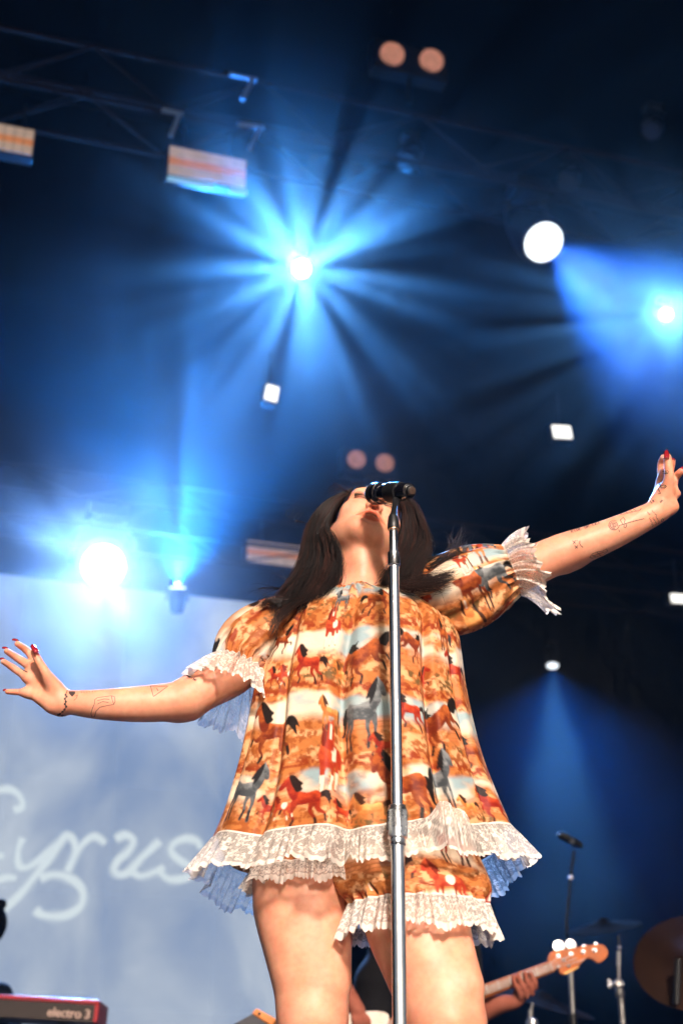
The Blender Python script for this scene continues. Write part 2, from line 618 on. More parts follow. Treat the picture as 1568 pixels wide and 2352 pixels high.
def strobe(px, py, n, w, h, label, bars=(), dark=1.0):
    P = on_stage(px, py, n)
    m = mpp(P)
    root = empty('strobe_panel', P)
    tag(root, label, 'strobe panel', 'strobe panels under the trusses')
    W, H = w * m, h * m
    MB().box(P + SN * 0.07, (W * 1.05, 0.12, H * 1.08), SM).build('housing', M_BLACK, root, bevel=0.008)
    for k, (z, hh, mt) in enumerate(((0.30, 0.36, M_CREAM), (-0.02, 0.22, M_ORANGE), (-0.33, 0.34, M_CREAM))):
        for q in range(6):
            MB().box(P + SA * (W * (q + 0.5 - 3) / 6) + SZ * H * z, (W / 6 - 0.004, 0.014 + 0.004 * (k == 1), H * hh * 0.94), SM).build('led_tile', mt, root)
    for (f0, f1) in bars:
        c = P + SA * (W * ((f0 + f1) / 2 - 0.5)) - SZ * H * 0.66
        MB().tube([c - SA * W * (f1 - f0) / 2, c + SA * W * (f1 - f0) / 2], 0.024, 10).build('light_tube', M_BAR, root, True)
    for s in (-0.3, 0.3):
        MB().tube([P + SA * W * s + SN * 0.07 + SZ * H * 0.5, P + SA * W * s + SN * 0.07 + SZ * (H * 0.5 + 0.3)], 0.014, 8).build('clamp', M_BLACK, root, True)
    return root


strobe(477, 383, TR_N + 0.1, 180, 82, 'cream and orange striped strobe panel with blue tubes beneath it', ((0.0, 0.58), (0.8, 1.02)))
strobe(10, 315, TR_N + 0.1, 132, 74, 'cream and orange striped strobe panel cut off by the left edge')
strobe(655, 1275, SCR_N - 0.5, 180, 54, 'pale strobe panel half hidden behind the long dark hair')


def blinder(px1, py1, px2, py2, n, r, label, dim=1.0):
    A, B = on_stage(px1, py1, n), on_stage(px2, py2, n)
    m = mpp(A)
    c = (A + B) / 2
    root = empty('blinder_lamp', c)
    tag(root, label, 'blinder lamp', 'two-cell blinder lamps')
    ax = (B - A).normalized()
    MB().box(c + SN * 0.1, ((B - A).length + r * m * 3.2, 0.16, r * m * 3.2), SM).build('housing', M_BLACK, root, bevel=0.01)
    mr = mat_pbr('blinder_reflector', (0.5 * dim, 0.3 * dim, 0.22 * dim), 0.55, 0.0, 0.4, 0.3, 25, emit=(1.0, 0.42, 0.28), estr=0.28 * dim)
    fc = (CAM - c).normalized() * 0.4 - SN
    fc.normalize()
    for q in (A, B):
        d = MB().lathe(q, fc, [(-0.04, r * m * 0.3), (-0.03, r * m * 0.6), (0.0, r * m * 0.92), (0.02, r * m), (0.02, r * m * 1.05), (0.0, r * m * 1.06)], 32).build('reflector', mr, root, True)
        MB().lathe(q, fc, [(-0.05, 0.03), (0.0, 0.035), (0.02, 0.02), (0.025, 0.002)], 16).build('bulb', mr, root, True)
    MB().tube([c + SN * 0.1 - SZ * r * m * 1.6, c + SN * 0.1 - SZ * (r * m * 1.6 + 0.3)], 0.02, 8).build('bracket', M_BLACK, root, True)


blinder(900, 125, 990, 140, TR_N + 0.15, 27, 'two round salmon blinder cells in a box on top of the truss')
blinder(818, 1056, 883, 1064, TR_N + 2.6, 20, 'two dim salmon blinder cells in the haze just above the microphone', 0.8)

# faint hooks and pipes on the truss, blue light tinted into their base colour
for (x0, y0, x1, y1, lb) in ((527, 170, 590, 184, 'upper pale blue hook clamp on the long truss'), (545, 284, 606, 294, 'lower pale blue hook clamp under the long truss'), (372, 253, 420, 262, 'small row of blue lit clamps under the long truss, left of the hooks')):
    root = empty('hook_clamp', on_stage(x0, y0, TR_N - 0.1))
    tag(root, lb, 'hook clamp', 'clamps on the truss')
    mc = mat_pbr('tinted_galvanised_steel', (0.28, 0.42, 0.52), 0.4, 0.3, 0.5)
    A, B = on_stage(x0, y0, TR_N - 0.12), on_stage(x1, y1, TR_N - 0.12)
    MB().tube([A, B], 0.02, 8).build('plate', mc, root, True)
    C = A.lerp(B, 0.85)
    MB().tube([C, C + (B - A) * -0.35 - SZ * 0.26], 0.022, 8).build('hanger', mc, root, True)

# unlit lamp bodies hanging from the dark end of the truss
for (x, y, s, lb) in ((930, 372, 22, 'dark moving head catching blue light under the truss'), (1495, 300, 20, 'dim grey lamp hanging near the upper right corner'), (1300, 420, 20, 'unlit lamp hanging in the dark right of the truss centre')):
    P = on_stage(x, y, TR_N + 0.3)
    lamp_head('unlit_lamp', P, P + Vector((-0.5, -0.6, -1)), s * mpp(P), lb, (0.05, 0.06, 0.07), 0.0, group='unlit lamps on the truss')

# ------------------------------------------------------------------ haze
hz = MB().box((0, 7, 6.6), (46, 36, 17.4), SM).build('haze', None)
mh = bpy.data.materials.new('stage_haze')
nt, N, L = nodes_of(mh)
N.remove(N['Principled BSDF'])
pv = N.new('ShaderNodeVolumePrincipled')
pv.inputs['Color'].default_value = (0.95, 0.97, 1.0, 1)
pv.inputs['Density'].default_value = 0.0006
pv.inputs['Anisotropy'].default_value = 0.15
L.new(pv.outputs[0], N['Material Output'].inputs['Volume'])
hz.data.materials.clear()
hz.data.materials.append(mh)
tag(hz, kind='stuff')


def smoke(px, py, n, rx, ry, rz, dens, label_seed, lo=0.42, hi=0.66, scale=1.6):
    """a drifting puff of stage smoke: soft-edged ellipsoid volume with wisps"""
    P = on_stage(px, py, n)
    bm = bmesh.new()
    bmesh.ops.create_icosphere(bm, subdivisions=3, radius=1.0)
    me = bpy.data.meshes.new('smoke')
    bm.to_mesh(me)
    bm.free()
    m = bpy.data.materials.new('drifting_smoke')
    nt, N, L = nodes_of(m)
    N.remove(N['Principled BSDF'])
    tc = N.new('ShaderNodeTexCoord')
    ln = N.new('ShaderNodeVectorMath'); ln.operation = 'LENGTH'
    L.new(tc.outputs['Object'], ln.inputs[0])
    fo = N.new('ShaderNodeMapRange')
    fo.interpolation_type = 'SMOOTHSTEP'
    fo.inputs['From Min'].default_value = 0.98
    fo.inputs['From Max'].default_value = 0.05
    L.new(ln.outputs['Value'], fo.inputs['Value'])
    mpn = N.new('ShaderNodeMapping')
    mpn.inputs['Location'].default_value = (label_seed, label_seed * 2.3, 0)
    L.new(tc.outputs['Object'], mpn.inputs['Vector'])
    nz = N.new('ShaderNodeTexNoise')
    nz.inputs['Scale'].default_value = scale
    nz.inputs['Detail'].default_value = 4
    nz.inputs['Distortion'].default_value = 0.4
    L.new(mpn.outputs[0], nz.inputs['Vector'])
    mr = N.new('ShaderNodeMapRange')
    mr.inputs['From Min'].default_value = lo
    mr.inputs['From Max'].default_value = hi
    mr.inputs['To Min'].default_value = 0.15
    L.new(nz.outputs['Fac'], mr.inputs['Value'])
    mu = N.new('ShaderNodeMath'); mu.operation = 'MULTIPLY'
    L.new(fo.outputs[0], mu.inputs[0]); L.new(mr.outputs[0], mu.inputs[1])
    m2 = N.new('ShaderNodeMath'); m2.operation = 'MULTIPLY'
    m2.inputs[1].default_value = dens
    L.new(mu.outputs[0], m2.inputs[0])
    pv = N.new('ShaderNodeVolumePrincipled')
    pv.inputs['Color'].default_value = (0.95, 0.97, 1.0, 1)
    pv.inputs['Anisotropy'].default_value = 0.15
    L.new(m2.outputs[0], pv.inputs['Density'])
    L.new(pv.outputs[0], N['Material Output'].inputs['Volume'])
    me.materials.append(m)
    o = bpy.data.objects.new('smoke', me)
    COL.objects.link(o)
    o.location = P
    o.rotation_euler = SM.to_euler()
    o.scale = (rx, ry, rz)
    tag(o, kind='stuff')
    return o


smoke(700, 650, TR_N - 0.7, 3.0, 2.0, 3.0, 0.09, 1.0)
smoke(1420, 760, TR_N - 0.8, 2.4, 1.8, 1.9, 0.12, 4.0)
smoke(420, 1060, SCR_N - 1.7, 5.0, 1.5, 3.6, 0.13, 7.0)
smoke(290, 1400, SCR_N - 1.6, 2.6, 1.0, 1.7, 0.16, 3.0)
smoke(1528, 722, TR_N + 0.9, 1.1, 0.8, 1.1, 0.22, 2.0)
smoke(1290, 1720, TR_N + 1.9, 2.9, 1.4, 3.3, 0.12, 9.0)
# ------------------------------------------------------------------ smooth-blended solids for bodies
class Solid:
    """a body grown from tapered capsules and ellipsoids, blended smoothly, meshed as one surface"""
    def __init__(s):
        s.p = []

    def cap(s, a, b, ra, rb=None, k=0.02, sub=False):
        a, b = np.array(a, float), np.array(b, float)
        rb = ra if rb is None else rb
        r = max(ra, rb)
        s.p.append(('c', a, b, ra, rb, k, sub, np.minimum(a, b) - r, np.maximum(a, b) + r))
        return s

    def chain(s, pts, k=0.02, n=5):
        """one smooth limb through joints (point, radius)"""
        A = np.array([list(p) + [r] for p, r in pts], float)
        if len(A) > 2:
            E = np.vstack([2 * A[0] - A[1], A, 2 * A[-1] - A[-2]])
            out = []
            for i in range(1, len(E) - 2):
                for t in np.linspace(0, 1, n, endpoint=False):
                    out.append(0.5 * (2 * E[i] + (E[i + 1] - E[i - 1]) * t + (2 * E[i - 1] - 5 * E[i] + 4 * E[i + 1] - E[i + 2]) * t * t + (3 * E[i] - E[i - 1] - 3 * E[i + 1] + E[i + 2]) * t ** 3))
            A = np.array(out + [A[-1]])
        r = A[:, 3].max()
        s.p.append(('h', A, None, None, None, k, False, A[:, :3].min(0) - r, A[:, :3].max(0) + r))
        return s

    def ell(s, c, r, rot=None, k=0.02, sub=False):
        c, r = np.array(c, float), np.array(r, float)
        M = np.eye(3) if rot is None else np.array(rot)
        m = r.max()
        s.p.append(('e', c, r, M, None, k, sub, c - m, c + m))
        return s

    @staticmethod
    def dist(pr, P):
        if pr[0] == 'h':
            A = pr[1].astype(np.float32)
            P = P.astype(np.float32)
            f = np.full(P.shape[:-1], 9.0, np.float32)
            for u, v in zip(A[:-1], A[1:]):
                ab = v[:3] - u[:3]
                d = P - u[:3]
                h = np.clip((d @ ab) / max(float(ab @ ab), 1e-12), 0, 1)
                q = d - h[..., None] * ab
                f = np.minimum(f, np.sqrt((q * q).sum(-1)) - (u[3] + (v[3] - u[3]) * h))
            return f
        if pr[0] == 'c':
            _, a, b, ra, rb = pr[:5]
            ab = b - a
            d = P - a
            h = np.clip((d @ ab) / max(ab @ ab, 1e-12), 0, 1)
            q = d - h[..., None] * ab
            return np.sqrt((q * q).sum(-1)) - (ra + (rb - ra) * h)
        _, c, r, M = pr[:4]
        q = (P - c) @ M
        k0 = np.sqrt(((q / r) ** 2).sum(-1))
        k1 = np.sqrt(((q / (r * r)) ** 2).sum(-1))
        return np.where(k1 < 1e-9, -r.min(), k0 * (k0 - 1) / np.maximum(k1, 1e-9))

    @staticmethod
    def blend(f, d, k, sub):
        if sub:
            d = -d
            h = np.maximum(k - np.abs(f - d), 0) / k
            return np.maximum(f, d) + h * h * k * 0.25
        h = np.maximum(k - np.abs(f - d), 0) / k
        return np.minimum(f, d) - h * h * k * 0.25

    def at(s, P):
        f = np.full(len(P), 0.08)
        for pr in s.p:
            mg = pr[5] + 0.03
            m = np.all((P > pr[7] - mg) & (P < pr[8] + mg), axis=1)
            if m.any():
                f[m] = s.blend(f[m], s.dist(pr, P[m]), pr[5], pr[6])
        return f

    def project(s, V, it=2):
        e = 0.0012
        for _ in range(it):
            f = s.at(V)
            g = np.stack([s.at(V + np.eye(3)[i] * e) - s.at(V - np.eye(3)[i] * e) for i in range(3)], 1) / (2 * e)
            n2 = np.maximum((g * g).sum(1), 0.2)
            st = np.clip(f / n2, -0.004, 0.004)
            V = V - g * st[:, None]
        return V

    def mesh(s, h, fine=None):
        lo = np.min([p[7] for p in s.p if not p[6]], axis=0) - 4 * h
        hi = np.max([p[8] for p in s.p if not p[6]], axis=0) + 4 * h
        n = np.ceil((hi - lo) / h).astype(int) + 1
        G = np.full(n, 0.08, np.float32)
        ax = [lo[i] + h * np.arange(n[i]) for i in range(3)]
        for pr in s.p:
            mg = pr[5] + 0.02
            i0 = np.clip(((pr[7] - mg - lo) / h).astype(int), 0, n - 1)
            i1 = np.clip(((pr[8] + mg - lo) / h).astype(int) + 2, 1, n)
            sl = tuple(slice(a, b) for a, b in zip(i0, i1))
            P = np.stack(np.meshgrid(ax[0][sl[0]], ax[1][sl[1]], ax[2][sl[2]], indexing='ij'), -1)
            G[sl] = s.blend(G[sl], s.dist(pr, P), pr[5], pr[6]).astype(np.float32)
        S = G < 0
        c = [S[a:n[0] - 1 + a, b:n[1] - 1 + b, d:n[2] - 1 + d] for a in (0, 1) for b in (0, 1) for d in (0, 1)]
        anyc = np.logical_or.reduce(c)
        allc = np.logical_and.reduce(c)
        act = anyc & ~allc
        idx = np.full(act.shape, -1, np.int32)
        I = np.argwhere(act)
        idx[act] = np.arange(len(I))
        offs = np.array([(a, b, d) for a in (0, 1) for b in (0, 1) for d in (0, 1)])
        vals = np.stack([G[I[:, 0] + o[0], I[:, 1] + o[1], I[:, 2] + o[2]] for o in offs], 1)
        acc = np.zeros((len(I), 3))
        cnt = np.zeros(len(I))
        for i in range(8):
            for j in range(i + 1, 8):
                if np.abs(offs[i] - offs[j]).sum() != 1:
                    continue
                m = (vals[:, i] < 0) != (vals[:, j] < 0)
                t = vals[m, i] / (vals[m, i] - vals[m, j])
                acc[m] += offs[i] + t[:, None] * (offs[j] - offs[i])
                cnt[m] += 1
        V = lo + h * (I + acc / cnt[:, None])
        Q = []
        for a in range(3):
            b, d = (a + 1) % 3, (a + 2) % 3
            sl0 = [slice(None)] * 3
            sl1 = [slice(None)] * 3
            sl0[a] = slice(0, n[a] - 1)
            sl1[a] = slice(1, n[a])
            A, B = S[tuple(sl0)], S[tuple(sl1)]
            E = np.argwhere(A != B)
            E = E[(E[:, b] > 0) & (E[:, d] > 0) & (E[:, b] < n[b] - 1) & (E[:, d] < n[d] - 1)]
            ins = A[E[:, 0], E[:, 1], E[:, 2]]
            def cell(db, dd):
                X = E.copy()
                X[:, b] -= db
                X[:, d] -= dd
                return idx[X[:, 0], X[:, 1], X[:, 2]]
            q = np.stack([cell(1, 1), cell(0, 1), cell(0, 0), cell(1, 0)], 1)
            q[~ins] = q[~ins][:, ::-1]
            Q.append(q)
        F = np.vstack(Q)
        return V, F


def solid_object(S, name, h, mat, parent, fine=None, smooth_it=1):
    V, F = S.mesh(h)
    V = S.project(V, 1)
    me = bpy.data.meshes.new(name)
    me.from_pydata(V.tolist(), [], F.tolist())
    if fine is not None:
        bm = bmesh.new()
        bm.from_mesh(me)
        for bx in fine:
            lo, hi = bx
            es = [e for e in bm.edges if all(all(lo[i] < v.co[i] < hi[i] for i in range(3)) for v in e.verts)]
            bmesh.ops.subdivide_edges(bm, edges=es, cuts=1, use_grid_fill=True)
        bm.to_mesh(me)
        bm.free()
        V = np.empty(len(me.vertices) * 3)
        me.vertices.foreach_get('co', V)
        V = S.project(V.reshape(-1, 3), 2)
        me.vertices.foreach_set('co', V.astype(np.float32).ravel())
        me.update()
    me.polygons.foreach_set('use_smooth', np.ones(len(me.polygons), dtype=bool))
    o = link(name, me, parent, mat)
    return o, V


def PX(px, py, Y, w):
    """a joint: point and radius from the photograph's layout (w = width in photo pixels)"""
    P = U(px, py, Y)
    return (np.array(P), w * 0.5 * mpp(P))


# ------------------------------------------------------------------ the singer
singer = empty('person', U(850, 2100, 3.0) * 1.0)
singer.location.z = 0.0
tag(singer, 'singer with long dark hair in a horse print dress, head thrown back, arms spread', 'person')
SB = Solid()

# legs: (image left leg, image right leg), down to shod feet on the stage floor
LL = [PX(735, 1900, 3.02, 235), PX(700, 2000, 2.99, 236), PX(696, 2085, 2.97, 222), PX(703, 2166, 2.955, 198), PX(712, 2250, 2.945, 175), PX(718, 2340, 2.94, 158)]
LR = [PX(930, 1900, 3.00, 235), PX(945, 2010, 2.93, 246), PX(955, 2112, 2.88, 238), PX(972, 2188, 2.85, 212), PX(995, 2262, 2.83, 194), PX(1025, 2350, 2.81, 184)]
SB.chain(LL, 0.03)
SB.chain(LR, 0.03)
for L_, dx in ((LL, 0.0), (LR, 0.0)):
    a_, b_ = L_[2][0], L_[-1][0]
    SB.cap(a_ + np.array([0.03, -0.035, 0]), b_ + np.array([0.034, -0.02, 0.07]), 0.055, 0.032, 0.04)      # inner thigh muscle
    SB.cap(a_ + np.array([-0.03, -0.035, 0]), b_ + np.array([-0.03, -0.015, 0.10]), 0.055, 0.032, 0.04)    # outer thigh muscle
kl, kr = LL[-1][0], LR[-1][0]
for kn, sx in ((kl, -1), (kr, 1)):
    SB.ell(kn + np.array([0, -0.040, 0.0]), (0.034, 0.026, 0.042), k=0.025)
    an = np.array([kn[0] + 0.01 * sx, kn[1] + 0.07, 0.085])
    SB.cap(kn, kn * 0.6 + an * 0.4 + np.array([0, 0.02, 0]), 0.058, 0.056, 0.03)
    SB.cap(kn * 0.6 + an * 0.4 + np.array([0, 0.02, 0]), an, 0.056, 0.036, 0.03)
    SB.cap(an, an + np.array([0.01 * sx, -0.15, -0.05]), 0.034, 0.03, 0.02)
# pelvis, torso, shoulders
pel = U(830, 1890, 3.03)
SB.ell(pel, (0.165, 0.12, 0.13), k=0.06)
waist = U(835, 1700, 3.06)
SB.ell(waist, (0.13, 0.095, 0.15), k=0.06)
chest = U(828, 1500, 3.08)
SB.ell(chest, (0.155, 0.105, 0.15), k=0.06)
collar = U(815, 1405, 3.08)
SB.ell(collar, (0.135, 0.075, 0.055), k=0.05)

# arms (image left, image right)
AL = [PX(640, 1440, 3.06, 110), PX(590, 1490, 3.04, 108), PX(535, 1545, 3.01, 104), PX(478, 1577, 2.985, 99), PX(428, 1603, 2.965, 96), PX(400, 1611, 2.96, 89), PX(320, 1617, 2.95, 83), PX(230, 1618, 2.94, 69), PX(172, 1614, 2.94, 57), PX(152, 1612, 2.94, 55)]
SB.chain(AL, 0.02)
SB.cap(U(436, 1628, 2.985), U(410, 1632, 2.985), 0.02, 0.02, 0.03)      # elbow point
AR = [PX(990, 1400, 3.06, 112), PX(1060, 1370, 3.05, 106), PX(1140, 1335, 3.03, 100), PX(1221, 1300, 3.02, 92), PX(1290, 1270, 3.01, 88), PX(1355, 1246, 3.0, 80), PX(1420, 1219, 2.99, 70), PX(1480, 1190, 2.98, 60), PX(1512, 1173, 2.975, 54)]
SB.chain(AR, 0.02)
SB.cap(U(1300, 1292, 3.03), U(1320, 1284, 3.03), 0.018, 0.018, 0.03)

# ---- image-left hand, palm to the camera, fingers spread
def finger(pts, Ys, ws, k=0.006):
    SB.chain([PX(p[0], p[1], y, w) for p, y, w in zip(pts, Ys, ws)], k)


def H8(x, y):
    return (x * 0.12, 1443.1 + y * 0.12)


fingL = {
    'thumb': ([H8(1040, 1130), H8(925, 930), H8(775, 680), H8(690, 520), H8(655, 450)], (2.925, 2.905, 2.895, 2.895, 2.896), (34, 25, 20, 18, 15)),
    'index': ([H8(720, 700), H8(590, 500), H8(470, 385), H8(345, 300)], (2.95, 2.965, 2.96, 2.945), (21, 18.5, 16.5, 14)),
    'middle': ([H8(640, 770), H8(440, 635), H8(280, 530), H8(140, 440)], (2.945, 2.96, 2.955, 2.94), (22, 19, 17, 14)),
    'ring': ([H8(560, 950), H8(390, 850), H8(230, 740), H8(75, 640)], (2.94, 2.95, 2.945, 2.93), (20, 17.5, 16, 13)),
    'pinky': ([H8(540, 1235), H8(370, 1222), H8(260, 1218), H8(150, 1215)], (2.94, 2.945, 2.94, 2.93), (18, 15, 14, 12)),
}
for nm, (p, y, w) in fingL.items():
    finger(p, y, w, 0.010 if nm == 'thumb' else 0.006)
# palm as a fan of rays from the wrist to the knuckles
wr = H8(1230, 1430)
for nm, wd in (('index', 30), ('middle', 34), ('ring', 34), ('pinky', 30)):
    kx, ky = fingL[nm][0][0]
    SB.chain([PX(wr[0] - 8, wr[1] + (6 if nm == 'pinky' else 0), 2.943, 42), PX((wr[0] + kx) / 2, (wr[1] + ky) / 2, 2.942, wd + 6), PX(kx, ky, 2.944, wd - 8)], 0.014)
SB.cap(*[np.array(U(*H8(1130, 1250), 2.932)), np.array(U(*H8(930, 1000), 2.918))], 0.016, 0.014, 0.012)   # ball of the thumb
SB.cap(np.array(U(*H8(780, 1330), 2.935)), np.array(U(*H8(980, 1480), 2.935)), 0.013, 0.015, 0.012)      # heel
SB.ell(U(*H8(700, 1080), 2.915), (0.014, 0.008, 0.018), k=0.012, sub=True)                                # hollow of the palm

# ---- image-right hand, seen from the thumb edge, bent back at the wrist
def H7(x, y):
    return (1442.9 + x * 0.088, 1016.3 + y * 0.088)


fingR = {
    'thumb': ([H7(960, 1330), H7(1050, 950), H7(1035, 640), H7(1015, 440), H7(1010, 370)], (2.955, 2.935, 2.925, 2.925, 2.926), (30, 24, 20.5, 19, 16)),
    'index': ([H7(900, 1000), H7(850, 760), H7(850, 560), H7(900, 400)], (2.985, 2.995, 2.99, 2.975), (24, 20, 18, 15)),
    'middle': ([H7(1000, 950), H7(1080, 700), H7(1130, 540), H7(1155, 470)], (3.0, 2.995, 2.985, 2.98), (22, 18, 15, 11)),
    'ring': ([H7(1080, 1080), H7(1220, 900), H7(1330, 790), H7(1370, 740)], (3.0, 2.99, 2.975, 2.97), (22, 18, 16.5, 14)),
    'pinky': ([H7(1100, 1330), H7(1210, 1330), H7(1265, 1335)], (2.99, 2.98, 2.975), (20, 17, 15)),
}
for nm, (p, y, w) in fingR.items():
    finger(p, y, w, 0.010 if nm == 'thumb' else 0.006)
SB.chain([PX(*H7(840, 1560), 2.972, 52), PX(*H7(960, 1300), 2.968, 46), PX(*H7(990, 1060), 2.975, 38)], 0.014)
SB.chain([PX(*H7(900, 1560), 2.985, 48), PX(*H7(1020, 1300), 2.99, 44), PX(*H7(1060, 1100), 2.995, 34)], 0.014)
SB.chain([PX(*H7(830, 1450), 2.985, 40), PX(*H7(830, 1200), 2.988, 26), PX(*H7(890, 1000), 2.988, 24)], 0.010)
SB.cap(np.array(U(*H7(880, 1050), 2.978)), np.array(U(*H7(905, 720), 2.972)), 0.011, 0.008, 0.012)                # web of the thumb
SB.ell(U(*H7(1090, 1680), 2.972), (0.019, 0.017, 0.017), k=0.016)                                         # heel of the hand

# ---- neck and head
hp, hr, hy = R(29), R(-17), R(8)
HR = (Matrix.Rotation(hy, 3, 'Z') @ Matrix.Rotation(hr, 3, 'Y').inverted() @ Matrix.Rotation(-hp, 3, 'X'))
HS = 1.08
HEAD_C = U(852, 1187, 3.0) - HR @ (Vector((0, -0.09, -0.075)) * HS)
head_i0 = len(SB.p)


def HD(x, y, z):
    """head space (x to image right, -y out of the face, z to the crown) to world"""
    return np.array(HEAD_C + HR @ (Vector((x, y, z)) * HS))


HM = np.array(HR)
nk = HD(0, 0.03, -0.085)
SB.cap(np.array(U(822, 1392, 3.085)), np.array(U(834, 1310, 3.082)), 0.058, 0.051, 0.05)
SB.cap(np.array(U(834, 1310, 3.082)), nk, 0.051, 0.054, 0.03)
SB.cap(np.array(U(700, 1410, 3.08)), np.array(U(820, 1370, 3.09)), 0.035, 0.03, 0.05)                     # trapezius / shoulders
SB.cap(np.array(U(960, 1385, 3.08)), np.array(U(840, 1365, 3.09)), 0.035, 0.03, 0.05)
for s in (-1, 1):                                                                                          # neck cords
    SB.cap(HD(s * 0.05, 0.03, -0.06), np.array(U(822 + 14 * s, 1385, 3.035)), 0.012, 0.009, 0.025)
SB.cap(HD(0, -0.035, -0.10), np.array(U(833, 1330, 3.035)), 0.022, 0.016, 0.03)                           # throat
SB.ell(HD(0, 0.020, 0.020), (0.076, 0.092, 0.080), HM, 0.03)                                # skull
SB.ell(HD(0, -0.036, -0.032), (0.065, 0.052, 0.073), HM, 0.03)                                             # face
SB.ell(HD(0, -0.046, 0.034), (0.058, 0.042, 0.042), HM, 0.03)                                             # brow
for s in (-1, 1):
    SB.cap(HD(s * 0.058, -0.004, -0.060), HD(s * 0.022, -0.064, -0.093), 0.020, 0.019, 0.035)              # jaw
    SB.ell(HD(s * 0.041, -0.058, -0.034), (0.026, 0.026, 0.027), HM, 0.02)                                # cheek
    SB.ell(HD(s * 0.031, -0.093, 0.011), (0.018, 0.013, 0.013), HM, 0.016, True)                          # eye socket
    SB.ell(HD(s * 0.031, -0.0735, 0.006), (0.0165, 0.0155, 0.0125), HM, 0.006)                            # closed lid
    SB.cap(HD(s * 0.012, -0.0865, 0.029), HD(s * 0.046, -0.074, 0.027), 0.007, 0.006, 0.014)              # brow ridge
    SB.ell(HD(s * 0.075, 0.02, -0.022), (0.008, 0.018, 0.03), HM, 0.01)                                   # ear
    SB.ell(HD(s * 0.0765, 0.006, -0.05), (0.006, 0.008, 0.009), HM, 0.006)                                # lobe
SB.ell(HD(0, -0.070, -0.096), (0.026, 0.020, 0.019), HM, 0.028)
SB.ell(HD(0, -0.015, -0.082), (0.050, 0.052, 0.024), HM, 0.03)                                             # soft under-jaw                                           # chin
SB.cap(HD(0, -0.088, 0.012), HD(0, -0.108, -0.036), 0.0075, 0.0105, 0.012)                                # nose
SB.ell(HD(0, -0.1085, -0.040), (0.0115, 0.0105, 0.010), HM, 0.006)
for s in (-1, 1):
    SB.ell(HD(s * 0.0125, -0.098, -0.046), (0.0075, 0.0095, 0.0075), HM, 0.005)
    SB.ell(HD(s * 0.0065, -0.1015, -0.053), (0.0042, 0.0058, 0.006), HM, 0.003, True)
SB.ell(HD(0, -0.083, -0.064), (0.022, 0.011, 0.014), HM, 0.012)                                           # muzzle
UP = [(-0.0265, -0.0785, -0.0735), (-0.014, -0.0905, -0.0695), (-0.0045, -0.0965, -0.0668), (0, -0.0958, -0.0675), (0.0045, -0.0965, -0.0668), (0.014, -0.0905, -0.0695), (0.0265, -0.0785, -0.0735)]
LO = [(-0.0245, -0.0785, -0.0765), (-0.013, -0.0895, -0.0815), (0, -0.0935, -0.083), (0.013, -0.0895, -0.0815), (0.0245, -0.0785, -0.0765)]
ur = [0.0035, 0.0058, 0.0066, 0.006, 0.0066, 0.0058, 0.0035]
lr_ = [0.0035, 0.0062, 0.0072, 0.0062, 0.0035]
SB.chain([(HD(*p), r) for p, r in zip(UP, ur)], 0.004)
SB.chain([(HD(*p), r) for p, r in zip(LO, lr_)], 0.004)
SB.ell(HD(0, -0.097, -0.0750), (0.0175, 0.016, 0.0034), HM, 0.003, True)                                   # parted mouth
SB.ell(HD(0, -0.096, -0.0935), (0.017, 0.008, 0.005), HM, 0.010, True)                                    # dip under the lip

for i in range(head_i0, len(SB.p)):                                                                       # head size
    q = list(SB.p[i])
    if q[0] == 'e':
        q[2] = q[2] * HS
        q[7], q[8] = q[1] - q[2].max(), q[1] + q[2].max()
        SB.p[i] = tuple(q)

# skin: one material, make-up and hair line carried as painted colour
M_SKIN = bpy.data.materials.new('skin')
nt, N, L = nodes_of(M_SKIN)
b = N['Principled BSDF']
va = N.new('ShaderNodeVertexColor')
va.layer_name = 'paint'
tc = N.new('ShaderNodeTexCoord')
nz = N.new('ShaderNodeTexNoise')
nz.inputs['Scale'].default_value = 28
nz.inputs['Detail'].default_value = 5
L.new(tc.outputs['Object'], nz.inputs['Vector'])
cr = N.new('ShaderNodeValToRGB')
cr.color_ramp.elements[0].position = 0.3
cr.color_ramp.elements[0].color = (0.90, 0.78, 0.74, 1)
cr.color_ramp.elements[1].position = 0.7
cr.color_ramp.elements[1].color = (1.06, 1.05, 1.05, 1)
L.new(nz.outputs['Fac'], cr.inputs['Fac'])
mm = N.new('ShaderNodeMixRGB')
mm.blend_type = 'MULTIPLY'
mm.inputs['Fac'].default_value = 1
n3 = N.new('ShaderNodeTexNoise')
n3.inputs['Scale'].default_value = 110
n3.inputs['Detail'].default_value = 3
L.new(tc.outputs['Object'], n3.inputs['Vector'])
cr3 = N.new('ShaderNodeValToRGB')
cr3.color_ramp.elements[0].position = 0.28
cr3.color_ramp.elements[0].color = (0.86, 0.74, 0.68, 1)
cr3.color_ramp.elements[1].position = 0.55
cr3.color_ramp.elements[1].color = (1.02, 1.02, 1.02, 1)
L.new(n3.outputs['Fac'], cr3.inputs['Fac'])
m3 = N.new('ShaderNodeMixRGB')
m3.blend_type = 'MULTIPLY'
m3.inputs['Fac'].default_value = 0.28
L.new(cr.outputs[0], m3.inputs[1])
L.new(cr3.outputs[0], m3.inputs[2])
L.new(va.outputs['Color'], mm.inputs[1])
L.new(m3.outputs[0], mm.inputs[2])
L.new(mm.outputs[0], b.inputs['Base Color'])
b.inputs['Roughness'].default_value = 0.48
b.inputs['Specular IOR Level'].default_value = 0.4
b.inputs['Subsurface Weight'].default_value = 0.35
b.inputs['Subsurface Radius'].default_value = (0.012, 0.004, 0.002)
b.inputs['Subsurface Scale'].default_value = 1.0
n2 = N.new('ShaderNodeTexNoise')
n2.inputs['Scale'].default_value = 600
L.new(tc.outputs['Object'], n2.inputs['Vector'])
bp = N.new('ShaderNodeBump')
bp.inputs['Strength'].default_value = 0.12
